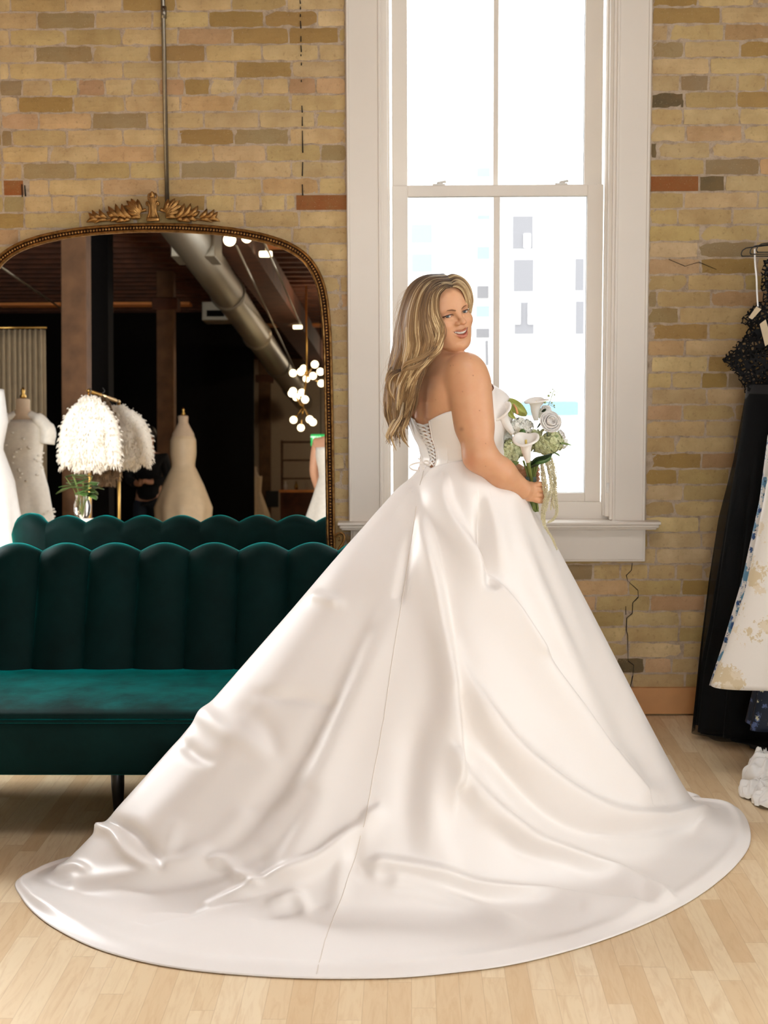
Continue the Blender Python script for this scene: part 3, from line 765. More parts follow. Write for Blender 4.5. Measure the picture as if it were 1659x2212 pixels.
LOL = [(-0.0300,0.0705,-0.0450),(-0.0195,0.0810,-0.0590),(-0.008,0.0885,-0.0665),(0,0.0895,-0.0680),(0.008,0.0885,-0.0665),(0.0195,0.0810,-0.0590),(0.0300,0.0705,-0.0450)]
MID = [(-0.0272,0.0765,-0.0472),(-0.014,0.0880,-0.0552),(0,0.0915,-0.0582),(0.014,0.0880,-0.0552),(0.0272,0.0765,-0.0472)]
MR = [0.0012,0.0046,0.0058,0.0046,0.0012]
def head(Q):
    d = sd_ell(Q, A([0,-0.012,0.034]), A([0.073,0.092,0.086]))
    d = smin(d, sd_ell(Q, A([0,0.022,-0.022]), A([0.0625,0.062,0.077])), 0.03)
    d = smin(d, sd_ell(Q, A([0,0.036,0.045]), A([0.056,0.044,0.042])), 0.03)
    d = smin(d, sd_cone(Q, A([0,0.066,-0.094]), A([0,0.060,-0.086]), 0.0165, 0.022), 0.022)
    for s in (-1, 1):
        d = smin(d, sd_cone(Q, A([s*0.050,0.004,-0.056]), A([s*0.020,0.053,-0.087]), 0.023, 0.021), 0.028)
        d = smin(d, sd_ell(Q, A([s*0.039,0.050,-0.027]), A([0.025,0.028,0.023])), 0.018)      # cheek pushed up by the smile
        d = smin(d, sd_ell(Q, A([s*0.033,0.060,-0.058]), A([0.012,0.012,0.018])), 0.016)
        d = smin(d, sd_cone(Q, A([s*0.010,0.079,0.018]), A([s*0.043,0.064,0.020]), 0.007, 0.007), 0.018)
        d = smax(d, -sd_ell(Q, A([s*0.0300,0.093,0.001]), A([0.017,0.017,0.012])), 0.012)     # socket
        e = sd_ell(Q, A([s*0.0310,0.0668,0.0]), A([0.0155,0.0142,0.0128])); d = smin(d, e, 0.004)
        d = smin(d, sd_cone(Q, A([s*0.022,0.0785,-0.0105]), A([s*0.041,0.0705,-0.0085]), 0.0028, 0.0028), 0.006)   # lower lid roll
    d = smin(d, sd_cone(Q, A([0,0.078,0.012]), A([0,0.0985,-0.0190]), 0.0060, 0.0070), 0.014)
    d = smin(d, sd_ell(Q, A([0,0.1015,-0.0235]), A([0.0098,0.0100,0.0085])), 0.008)
    for s in (-1, 1):
        d = smin(d, sd_ell(Q, A([s*0.0125,0.0900,-0.0270]), A([0.0056,0.0085,0.0056])), 0.009)
        d = smax(d, -sd_ell(Q, A([s*0.0065,0.0955,-0.0330]), A([0.0036,0.0050,0.0028])), 0.002)
    d = smin(d, sd_ell(Q, A([0,0.066,-0.058]), A([0.030,0.0210,0.022])), 0.014)
    d = smin(d, sd_chain(Q, UPL, [0.0016,0.0034,0.0038,0.0034,0.0038,0.0034,0.0016]), 0.004)
    d = smin(d, sd_chain(Q, LOL, [0.0018,0.0046,0.0058,0.0062,0.0058,0.0046,0.0018]), 0.004)
    d = smax(d, -sd_chain(Q, MID, MR), 0.0015)
    for s in (-1, 1):
        d = smax(d, -sd_ell(Q, A([s*0.0313,0.085,0.0005]), A([0.0138,0.014,0.0036])), 0.0012)   # opening of the lids
        d = smin(d, sd_ell(Q, A([s*0.074,-0.008,-0.008]), A([0.007,0.017,0.029])), 0.006)
    return d
NB = PX(957, 790, 4.76)
NT_ = toW((0, -0.018, -0.055))
SH = PX(1006, 806, 4.635); EL = PX(1036, 984, 4.575); FM = PX(1082, 1022, 4.60); WR = PX(1131, 1058, 4.645)
SH2 = PX(914, 803, 4.90); EL2 = PX(985, 985, 5.00); WR2 = PX(1090, 1022, 4.86)
HYd = 4.665
hand_pts = []
def fingers():
    F = []
    for i, (yk, yt, ln) in enumerate(((1046,1044,1.0),(1058,1056,1.06),(1070,1068,1.0),(1081,1079,0.86))):
        k = PX(1163, yk, HYd-0.006); a = PX(1174.5, yk+1, HYd+0.008); b = PX(1173, yk+1, HYd+0.034*ln); c = PX(1160, yt+1, HYd+0.050); e = PX(1150, yt+1, HYd+0.048)
        F.append(([PX(1141, (yk+1063)/2, HYd-0.002), k, a, b, c, e], [0.0125, 0.0092, 0.0088, 0.0080, 0.0074, 0.0064]))
    return F
FING = fingers()
THUMB = ([PX(1134,1052,4.655), PX(1137,1044,4.675), PX(1141,1043,4.700), PX(1152,1047,4.712)], [0.012,0.0098,0.0088,0.007])
FING2 = []
for i, (y0, y1) in enumerate(((1014,1010),(1024,1021),(1033,1031),(1041,1040))):
    FING2.append(([PX(1108,y0+3,4.815), PX(1128,y0,4.800), PX(1145,y1,4.780), PX(1160,y1+2,4.752), PX(1162,y1+4,4.728)], [0.011,0.0085,0.008,0.0075,0.0065]))
THUMB2 = ([PX(1098,1018,4.82), PX(1108,1010,4.79), PX(1119,1007,4.765), PX(1128,1011,4.750)], [0.012,0.0098,0.009,0.0068])
def boxm(P, lo, hi): return np.all((P > lo) & (P < hi), axis=1)
def arms(P):
    d = np.full(len(P), 0.5)
    e = sd_cone(P, SH, EL, 0.0635, 0.047); e = smin(e, sd_cone(P, SH+(EL-SH)*0.15+A([0.004,0,0]), SH+(EL-SH)*0.62, 0.0635, 0.0545), 0.03)
    e = smin(e, sd_cone(P, EL, FM, 0.047, 0.0435), 0.025); e = smin(e, sd_cone(P, FM, WR, 0.0435, 0.0275), 0.02)
    d = np.minimum(d, e)
    m = boxm(P, PX(1095,1100,4.5)-A([0.02,0.3,0.02]), PX(1200,1000,4.6)+A([0.05,0.35,0.05]))
    if m.any():
        q = P[m]; h = sd_ell(q, PX(1146,1062,4.662), A([0.026,0.0165,0.031])); h = smin(h, sd_cone(q, WR, PX(1142,1061,4.658), 0.0265, 0.019), 0.015)
        for pts, rad in FING: h = smin(h, sd_chain(q, pts, rad), 0.0028)
        h = smin(h, sd_chain(q, *THUMB), 0.005)
        h2 = sd_ell(q, PX(1100,1026,4.83), A([0.022,0.016,0.026]))
        for pts, rad in FING2: h2 = smin(h2, sd_chain(q, pts, rad), 0.0022)
        h2 = smin(h2, sd_chain(q, *THUMB2), 0.005); h2 = smin(h2, sd_cone(q, WR2, PX(1098,1025,4.835), 0.026, 0.02), 0.015)
        dm = d[m]; dm = smin(dm, h, 0.010); d[m] = np.minimum(dm, h2)
    e = sd_cone(P, SH2, EL2, 0.060, 0.046); e = smin(e, sd_cone(P, EL2, WR2, 0.044, 0.027), 0.02)
    return np.minimum(d, e)
def body(P):
    d = smin(torso(P), bust(P), 0.03)
    # shoulders / trapezius
    d = smin(d, sd_cone(P, PX(957,793,4.76), SH+A([-0.01,0.01,0.0]), 0.044, 0.050), 0.035)
    d = smin(d, sd_cone(P, PX(957,793,4.76), SH2, 0.044, 0.050), 0.035)
    d = smin(d, arms(P), 0.010)
    m = P[:,2] > 1.44
    q = P[m]; nk = sd_cone(q, NB, NT_, 0.060, 0.052); dd = smin(d[m], nk, 0.030)
    hl = head(toL(q)); d[m] = smin(dd, hl, 0.012)
    return d
def surface_nets(fn, lo, hi, h):
    n = np.ceil((hi-lo)/h).astype(int)+1
    ax = [lo[i]+h*np.arange(n[i]) for i in range(3)]
    F = np.empty(n, np.float32)
    for i in range(n[0]):
        Yg, Zg = np.meshgrid(ax[1], ax[2], indexing='ij')
        P = np.stack([np.full(Yg.size, ax[0][i]), Yg.ravel(), Zg.ravel()], 1); F[i] = fn(P).reshape(Yg.shape)
    S = F < 0; nx, ny, nz = n
    c = np.zeros((nx-1, ny-1, nz-1), np.int8)
    for a in (0,1):
        for b in (0,1):
            for d in (0,1): c += S[a:nx-1+a, b:ny-1+b, d:nz-1+d]
    act = (c > 0) & (c < 8); idx = -np.ones(act.shape, np.int64); I = np.argwhere(act); idx[act] = np.arange(len(I))
    pos = np.zeros((len(I),3)); cnt = np.zeros(len(I))
    for axn in range(3):
        for a in (0,1):
            for b in (0,1):
                o = [0,0,0]; oth = [k for k in range(3) if k != axn]; o[oth[0]] = a; o[oth[1]] = b
                A0 = I+o; A1 = A0.copy(); A1[:,axn] += 1
                f0_ = F[tuple(A0.T)].astype(float); f1 = F[tuple(A1.T)].astype(float); ok = (f0_ < 0) != (f1 < 0)
                t = np.where(ok, f0_/np.where(ok, f0_-f1, 1), 0); p = A0.astype(float); p[:,axn] += t
                pos[ok] += p[ok]; cnt[ok] += 1
    V = lo+h*pos/cnt[:,None]; faces = []
    for axn in range(3):
        sl0 = [slice(0,-1) if k == axn else slice(1,-1) for k in range(3)]; sl1 = [slice(1,None) if k == axn else slice(1,-1) for k in range(3)]
        a, b = S[tuple(sl0)], S[tuple(sl1)]; E = np.argwhere(a != b)
        E = E+[0 if k == axn else 1 for k in range(3)]
        o1, o2 = [k for k in range(3) if k != axn]
        def cell(d1, d2): q = E.copy(); q[:,o1] -= d1; q[:,o2] -= d2; return idx[tuple(q.T)]
        q = np.stack([cell(0,0), cell(1,0), cell(1,1), cell(0,1)], 1)
        fl = S[tuple(E.T)] ^ (axn == 1); q[fl] = q[fl][:, ::-1]; faces.append(q)
    return V, np.concatenate(faces)
def project(fn, V, it=3, cl=0.004):
    V = V.copy(); e = 0.0004
    for _ in range(it):
        f = fn(V); g = np.stack([(fn(V+np.eye(3)[k]*e)-fn(V-np.eye(3)[k]*e))/(2*e) for k in range(3)], 1)
        n2 = np.maximum((g*g).sum(1), 0.2); V -= g*np.clip(f/n2, -cl, cl)[:,None]
    return V
lo = A([-0.12, 4.42, 1.0]); hi = A([0.47, 5.10, 1.80])
Vb, Fb = surface_nets(body, lo, hi, 0.0045)
bm = bmesh.new()
vs_ = [bm.verts.new(v) for v in Vb.tolist()]
for f in Fb.tolist():
    if min(f) >= 0:
        try: bm.faces.new([vs_[i] for i in f])
        except ValueError: pass
bm.verts.ensure_lookup_table()
# drop the far interior-free lower rim, refine visible skin, then the face
def refine(sel):
    es = set()
    for f in bm.faces:
        if sel(f): es.update(f.edges)
    bmesh.ops.subdivide_edges(bm, edges=list(es), cuts=1, use_grid_fill=True)
    bm.verts.ensure_lookup_table(); bm.verts.index_update()
refine(lambda f: f.calc_center_median().y < 4.84)
hcv = Vector(toW((0,0.06,-0.02)))
refine(lambda f: (f.calc_center_median()-hcv).length < 0.105 or (f.calc_center_median()-Vector(PX(1150,1060,4.67))).length < 0.07)
refine(lambda f: (f.calc_center_median()-hcv).length < 0.075 and (Vector(toL(A(f.calc_center_median())[None])[0]).y > 0.05))
V = A([v.co[:] for v in bm.verts]); V = project(body, V)
for v, c in zip(bm.verts, V): v.co = c
bmesh.ops.recalc_face_normals(bm, faces=bm.faces[:])
me = bpy.data.meshes.new('bride_body'); bm.to_mesh(me); bm.free()
me.polygons.foreach_set('use_smooth', [True]*len(me.polygons))
# skin tones, lips, brows, liner painted per vertex (true colour of the skin)
def srgb(c): return A(lin(*c)[:3])
colr = np.tile(srgb((214,163,124)), (len(V),1)); Q = toL(V)
near = np.linalg.norm(Q-A([0,0.06,-0.02]), axis=1) < 0.13
def blend(mask, c): 
    global colr
    colr = colr*(1-mask[:,None])+srgb(c)*mask[:,None]
g = lambda d, w: np.exp(-(d/w)**2)
for s in (-1, 1):
    blend(0.30*g(np.linalg.norm((Q-A([s*0.046,0.050,-0.028]))/A([1,1,0.9]), axis=1), 0.020)*near, (206,104,84))
blend(0.25*g(np.linalg.norm(Q-A([0,0.108,-0.033]), axis=1), 0.012), (205,120,92))
hd = sd_chain(Q, UPL, [0.0016,0.0030,0.0033,0.0029,0.0033,0.0030,0.0016]); hd2 = sd_chain(Q, LOL, [0.0020,0.0042,0.0054,0.0058,0.0054,0.0042,0.0020])
blend(smooth01((0.0012-np.minimum(hd, hd2))/0.0012)*near*0.9, (176,84,74))
mm = sd_chain(Q, MID, MR); blend(smooth01((0.0004-mm)/0.0008)*near*(Q[:,1] < 0.0870), (70,24,22))
for s in (-1, 1):
    BR = [(s*0.0120,0.088,0.0140),(s*0.022,0.083,0.0180),(s*0.034,0.076,0.0195),(s*0.047,0.060,0.0095)]
    bd = sd_chain(Q*A([1,0.25,1]), [A(b)*A([1,0.25,1]) for b in BR], [0.0018,0.0024,0.0018,0.0006]); blend(0.8*smooth01((0.0010-bd)/0.0014)*near*(Q[:,1] > 0.05), (80,52,34))
    ed = np.abs(sd_ell(Q*A([1,0.2,1]), A([s*0.0316,0.0155,0.0006]), A([0.0150,0.5,0.0044])))
    up = smooth01((Q[:,2]+0.0015)/0.003); blend(0.95*g(ed, 0.0017)*(0.30+0.70*up)*near*(Q[:,1] > 0.055), (40,24,18))
    wd_ = np.linalg.norm((Q-A([s*0.0445,0.066,0.0022]))/A([1.5,2.5,0.9]), axis=1); blend(0.8*g(wd_, 0.0032)*near*(Q[:,1] > 0.05), (36,22,17))
    blend(0.35*g(np.linalg.norm((Q-A([s*0.032,0.078,0.006]))/A([1.5,1,0.8]), axis=1), 0.009)*near, (150,92,68))
# freckles on the back and shoulder, elbow
fr_ = random.Random(4)
for (px, py, r_, s_) in ((1022,811,0.0012,0.9),(999,846,0.0010,0.9),(910,831,0.0012,0.9),(941,864,0.0009,0.6),(992,805,0.0009,0.6),(979,789,0.0011,0.5),(973,790,0.0013,0.5),(1036,887,0.0011,0.9),(1049,958,0.0009,0.8),(1017,774,0.0010,0.5),(1049,1007,0.0009,0.7)):
    w = ray(px, py); rel = V-CAMP; t_ = rel@w/(w@w); dd = np.linalg.norm(rel-t_[:,None]*w, axis=1)
    blend(s_*g(dd, r_*1.3)*(V[:,1] < 4.72), (104,62,40))
w = ray(997, 927); rel = V-CAMP; t_ = rel@w/(w@w); dd = np.linalg.norm(rel-t_[:,None]*w, axis=1); blend(0.45*g(dd, 0.0065)*(V[:,1] < 4.72), (120,86,70))
w = ray(1018, 995); t_ = rel@w/(w@w); dd = np.linalg.norm(rel-t_[:,None]*w, axis=1); blend(0.35*g(dd, 0.022)*(V[:,1] < 4.72), (196,112,84))
ca = me.color_attributes.new('Col', 'FLOAT_COLOR', 'POINT'); ca.data.foreach_set('color', np.concatenate([colr, np.ones((len(V),1))], 1).ravel())
def mat_skin():
    n = NT('skin'); a = n.node('ShaderNodeAttribute', attribute_name='Col'); n1 = n.noise(22, 4, 0.6); n2 = n.noise(900, 2, 0.5)
    c = n.mix(n.ramp(n1, [(0.35,(0,0,0)),(0.75,(0.22,)*3)]), a.outputs['Color'], lin(196,120,86))
    return n.P(col=c, rough=0.44, spec=0.4, sss=0.12, sssr=(1.0,0.35,0.2), ssss=0.012, normal=n.bump(n2, 0.06, 0.001))
M_skin = mat_skin(); me.materials.append(M_skin)
bride = bpy.data.objects.new('person', me); COL.objects.link(bride)
tag(bride, 'smiling blonde bride in strapless ivory satin gown with long train, looking back over her shoulder', 'person')
# eyes
def mat_eye():
    n = NT('eye'); a = n.node('ShaderNodeAttribute', attribute_name='Col'); return n.P(col=a.outputs['Color'], rough=0.08, spec=0.6)
M_eye = mat_eye()
look = A([-0.60, 0.80, -0.02]); look /= np.linalg.norm(look)     # towards the camera in the head's frame
lw = (CAMP-HC_); lw /= np.linalg.norm(lw); look = lw@HM
for s in (-1, 1):
    c = A([s*0.0310,0.0664,0.0]); m = MB(); n1, n2 = 40, 30; vs = []
    th = np.linspace(0, PI, n2); ph = np.linspace(0, 2*PI, n1, endpoint=False)
    lk = look*0.86+A([0,1,0])*0.14; lk /= np.linalg.norm(lk)
    e1 = np.cross(lk, [0,0,1]); e1 /= np.linalg.norm(e1); e2 = np.cross(e1, lk); G = np.zeros((n2, n1, 3)); Cc = np.zeros((n2, n1, 4))
    for i, t in enumerate(th):
        for j, p in enumerate(ph):
            G[i,j] = toW(c+0.0128*(lk*math.cos(t)+math.sin(t)*(e1*math.cos(p)+e2*math.sin(p))))
        r = t*0.0128
        cc = (12,10,9) if r < 0.0028 else ((66,74,72) if r < 0.0056 else ((28,30,32) if r < 0.0070 else (208,196,184))); Cc[i,:] = lin(*cc)
    m.grid(G, closed_v=True); m.c = [Cc.reshape(-1,4)]; m.build('eye', M_eye, bride, attr=True)
    # lashes
    lm = MB(); arc = [A([s*(0.0313+0.0140*math.cos(a)), 0.0, 0.0005+0.0040*math.sin(a)]) for a in np.linspace(0.05, PI-0.05, 17)]
    pts = []
    for p in arc:
        dx = p[0]-s*0.0315; y_ = 0.0672+math.sqrt(max(0, 0.0141**2-dx*dx-p[2]**2)); pts.append(toW((p[0], y_+0.0004, p[2])))
    lm.tube(pts, 0.0010, 6)
    for k in range(1, 16):
        a_ = toL(pts[k][None])[0]; o_ = A([(a_[0]-s*0.0318)*0.45, 0.0042, 0.0036+0.001*math.sin(k)]); lm.tube([pts[k], toW(a_+o_*0.55+A([0,0.001,-0.0004])), toW(a_+o_)], [0.0004,0.0003,0.00008], 4)
    lm.build('eyelash', simple('lash', (18,13,11), 0.5), bride)
# teeth
m = MB(); M_tooth = simple('tooth', (236,230,220), 0.2, 0.02, spec=0.6)
for k in range(-6, 7):
    x = (abs(k)-0.5 if k else 0)*0.0041*np.sign(k) if False else k*0.0040; y = 0.0872-16.0*x*x; z = -0.0552+12.5*x*x
    c = toW((x, y, z)); m2 = MB(); m2.ball((0,0,0), 1, 10, 8)
    vv = np.sign(m2.v[0])*np.abs(m2.v[0])**0.75*A([0.00205, 0.0018, 0.0046 if abs(k) < 4 else 0.0036]); ang = -x*26
    vv = vv@A([[math.cos(ang),math.sin(ang),0],[-math.sin(ang),math.cos(ang),0],[0,0,1]])
    m.add(c+vv@HM.T, m2.f)
m.build('teeth', M_tooth, bride)
# nails on the far hand
mn = simple('nail', (206,176,164), 0.15, 0.03, coat=1.0)
for pts, rad in [THUMB2]+FING2[:3]:
    p, q = pts[-1], pts[-2]; ax = (p-q)/np.linalg.norm(p-q); c = p-ax*0.001+A([0,-0.0048,0.001]); m = MB(); m.ball((0,0,0), 1, 10, 8)
    s1 = np.cross(ax, [0,-1,0]); s1 /= np.linalg.norm(s1); s2 = np.cross(ax, s1); vv = m.v[0]; m.v = [c+np.outer(vv[:,0]*0.0048, s1)+np.outer(vv[:,1]*0.0018, s2)+np.outer(vv[:,2]*0.0068, ax)]
    m.build('fingernail', mn, bride)
# ------------------------------------------------------------------ gown
def mat_satin():
    n = NT('ivory_satin')
    c = n.ramp(n.noise(2.5, 3), [(0.3, lin(238,232,226)), (0.7, lin(242,237,232))])
    w = n.noise(1.0, 3, 0.5, vec=n.node('ShaderNodeMapping', {'Vector':n.obj(), 'Scale':(60,60,9)}).outputs[0])
    return n.P(col=c, rough=0.40, spec=0.42, sheen=0.12, sheenr=0.4, normal=n.bump(w, 0.05, 0.002))
M_satin = mat_satin()
WCX = lambda z: np.interp(z, LEV[:,0], LCX)
tb = lambda P: smin(torso(P), bust(P), 0.03)
def tbr(phi, z):
    """radius of the clothed torso at angle phi (0 = centre back) and height z, by bisection"""
    phi = np.atleast_1d(phi); z = np.broadcast_to(z, phi.shape)
    D = -np.cos(phi)[:,None]*VF+np.sin(phi)[:,None]*UR
    C_ = np.stack([WCX(z), np.full(len(z), BY0), z], 1); a = np.zeros(len(z)); b = np.full(len(z), 0.34)
    for _ in range(22):
        m_ = (a+b)/2; f = tb(C_+D*m_[:,None]); b = np.where(f > 0, m_, b); a = np.where(f > 0, a, m_)
    return C_, D, a
def on_body(phi, z, off): 
    C_, D, r = tbr(phi, z); return C_+D*(r+off)[:,None]
def px_of(P):
    q = (np.asarray(P)-CAMP)@CR; return np.stack([829.5+FPX*q[...,0]/-q[...,2], 1106-FPX*q[...,1]/-q[...,2]], -1)
# top edge of the bodice: height by angle (right side positive = towards the camera)
TOPA = A([0, 0.35, 0.8, 1.3, 1.8, 2.2, 2.55, 2.85, 3.14159]); TOPZ = A([1.290, 1.305, 1.330, 1.350, 1.392, 1.415, 1.410, 1.385, 1.365])
WSA = A([0, 0.3, 0.9, 1.6, 3.15]); WSZ = A([1.155, 1.166, 1.184, 1.188, 1.180])
ztop = lambda ph: np.interp(np.abs(ph), TOPA, TOPZ); zwst = lambda ph: np.interp(np.abs(ph), WSA, WSZ)
GAP = 0.30
phs = np.linspace(GAP, 2*PI-GAP, 150); G = []
for k in range(34):
    t = k/33; pw = np.where(phs > PI, phs-2*PI, phs); gp = GAP*(0.35+0.65*t)
    ph = gp+(phs-GAP)*(2*PI-2*gp)/(2*PI-2*GAP); pw = np.where(ph > PI, ph-2*PI, ph)
    z = zwst(pw)+(ztop(pw)-zwst(pw))*t; G.append(on_body(ph, z, 0.005+0.002*t))
G = np.array(G); m = MB(); m.grid(G); bod = m.build('bodice', M_satin, bride, solid=0.003)
# boning seams
m = MB()
for a_ in (0.62, 1.02, 1.5, 2.1):
    for s in (1, -1):
        zz = np.linspace(zwst(a_), ztop(a_), 24); aa = s*(a_+0.10*np.linspace(-1,1,24)); m.tube(on_body(aa, zz, 0.0066), 0.0011, 5)
for s in (1, -1):
    kk = np.linspace(0, 1, 24); m.tube(on_body(s*(GAP*(0.35+0.65*kk)+0.012), zwst(GAP)+(ztop(GAP)-zwst(GAP))*kk, 0.0075), 0.0022, 6)
aa = np.linspace(GAP, 2*PI-GAP, 90); m.tube(on_body(aa, ztop(np.where(aa > PI, aa-2*PI, aa)), 0.0068), 0.0016, 6)
m.build('seam', M_satin, bod)
# loops and lacing
gapz = lambda t: GAP*(0.35+0.65*t)
m = MB(); NL = 12
for s in (1, -1):
    for k in range(NL):
        t = 0.06+0.92*k/(NL-1); ths = np.linspace(-1.5, 1.5, 9); z0 = 1.158+(1.296-1.158)*t; gp = gapz(t)
        m.tube(on_body(s*(gp-0.055*np.cos(ths)), z0+0.0042*np.sin(ths), 0.007), 0.0012, 6)
m.build('button_loop', M_satin, bod)
m = MB()
for k in range(NL-1):
    for s in (1, -1):
        t0, t1 = 0.06+0.92*k/(NL-1), 0.06+0.92*(k+1)/(NL-1); n_ = 12; q = np.linspace(0, 1, n_)
        z = 1.158+0.138*(t0+(t1-t0)*q); gp = gapz(t0+(t1-t0)*q); ph = s*(gp-0.03)*(1-2*q)
        P = on_body(ph, z, 0.0085+0.0012*(s*0.5+0.5)+0.0*q); up = A([0,0,0.0034]); N = P-on_body(ph, z, 0.0)
        N /= np.linalg.norm(N, axis=1, keepdims=True)
        m.add(np.concatenate([P-up, P+up, P+up+N*0.0006, P-up+N*0.0006]), [f for i in range(n_-1) for f in ((i,i+1,n_+i+1,n_+i),(3*n_+i,2*n_+i,2*n_+i+1,3*n_+i+1),(i,3*n_+i,3*n_+i+1,i+1),(n_+i,n_+i+1,2*n_+i+1,2*n_+i))])
def ribbon(m, pts, w, up):
    P = crom(pts, 6); n_ = len(P); up = A(up)*w/2; fs = [(i,i+1,n_+i+1,n_+i) for i in range(n_-1)]
    m.add(np.concatenate([P-up, P+up]), fs); m.add(np.concatenate([P-up, P+up])+A([0.0004,0.0006,0]), fs)
ribbon(m, [PX(916,1000,4.655), PX(902,1000,4.65), PX(888,1004,4.65), PX(884,1009,4.65), PX(892,1015,4.645), PX(906,1017,4.64)], 0.0060, (0,-0.3,0.95))
ribbon(m, [PX(914,1000,4.65), PX(918,996,4.64), PX(925,997,4.635), PX(926,1004,4.635), PX(917,1002,4.64)], 0.0055, (0,-0.3,0.95))
ribbon(m, [PX(915,1002,4.65), PX(920,1008,4.64), PX(914,1012,4.64), PX(909,1003,4.645)], 0.0055, (0.2,-0.3,0.93))
ribbon(m, [PX(914,1000,4.65), PX(906,992,4.655), PX(903,990,4.655)], 0.005, (0.5,0,0.8))
m.build('lacing_ribbon', M_satin, bod)

# ---- skirt with train
HEM = [(35,1905),(48,1940),(75,1972),(120,2005),(200,2045),(300,2075),(400,2093),(520,2105),(680,2113),(860,2111),(1000,2098),(1100,2084),(1200,2061),(1300,2031),(1400,1992),(1490,1946),(1555,1900),(1598,1858),(1619,1822),(1618,1785),(1600,1752),(1570,1737),(1510,1730)]
hem = [np.array(atz(x, y, 0.004))[:2] for x, y in HEM]
hem += [A([0.98,5.05]), A([0.86,5.20]), A([0.66,5.32]), A([0.42,5.36]), A([0.20,5.25]), A([0.06,5.02]), A([-0.02,4.74]), A([-0.35,4.63]), A([-0.70,4.54]), A([-0.97,4.44]), A([-1.09,4.33])]
OC = A([0.185, 4.74])
hc = crom([(h[0], h[1], 0) for h in hem], 12, closed=True)[:, :2]
ang = np.arctan2(hc[:,1]-OC[1], hc[:,0]-OC[0]); o_ = np.argsort(ang); angs = ang[o_]; rads = np.linalg.norm(hc-OC, axis=1)[o_]
NPH, NTT = 900, 330
# more columns where the skirt faces the camera
u_ = np.linspace(0, 1, NPH, endpoint=False); ph_ = u_*2*PI-PI
Rh = np.interp(ph_, angs, rads, period=2*PI)
# where the cloth reaches the floor, as a fraction of the way to the hem
def lobe(c, w): d = (ph_-c+PI) % (2*PI)-PI; return np.exp(-(d/w)**2)
cf = 0.72+0.0*ph_
cf = cf+0.20*lobe(math.radians(-158), 0.30)-0.06*lobe(math.radians(-75), 0.6)+0.12*lobe(math.radians(60), 1.0)
cf = np.clip(cf+0.06*lobe(math.radians(15), 0.35), 0, 0.97)
dirs = np.stack([np.cos(ph_), np.sin(ph_), 0*ph_], 1)
# waist ring: from world direction to body angle
bphi = np.arctan2(dirs@UR, -(dirs@VF)); Wz = zwst(bphi)+0.002
WP = on_body(bphi, Wz, 0.0075)
Cc = np.concatenate([OC, [0]]) + dirs*(Rh*cf)[:,None]; Cc[:,2] = 0.012
Hh = np.concatenate([OC, [0]]) + dirs*Rh[:,None]; Hh[:,2] = 0.004
tt = np.linspace(0, 1, NTT)
TS = 0.70          # parameter at which the floor is reached
b3 = lambda p0,p1,p2,p3,t: ((1-t)**3)[:,None,None]*p0+(3*(1-t)**2*t)[:,None,None]*p1+(3*(1-t)*t*t)[:,None,None]*p2+(t**3)[:,None,None]*p3
hipz = 0.17
out = Cc-WP; frnt = lobe(math.radians(-80), 0.7)
P1 = WP+0.32*out+dirs*(0.035+0.02*frnt)[:,None]
P2 = WP+0.70*out-A([0,0,1])*(0.03+0.05*frnt)[:,None]
ta = tt[tt <= TS]/TS; S1 = b3(WP, P1, P2, Cc, ta)
tb_ = (tt[tt > TS]-TS)/(1-TS); 
# soft landing: continue on the floor
S2 = Cc+(Hh-Cc)*(tb_)[:,None,None]
S = np.concatenate([S1, S2], 0)        # (NTT, NPH, 3)
# smooth the bend where the cloth lands
for _ in range(420): S[1:-1] = 0.25*S[:-2]+0.5*S[1:-1]+0.25*S[2:]
def normals(S):
    du = np.roll(S,-1,1)-np.roll(S,1,1); dv = np.gradient(S, axis=0); N = np.cross(dv, du); N /= np.linalg.norm(N, axis=2, keepdims=True)+1e-12
    s = np.sign(N[:,:,2].mean() ); 
    return N if s > 0 else -N
N0 = normals(S); PP = px_of(S); face = (np.einsum('ijk,ijk->ij', N0, CAMP-S) > 0)
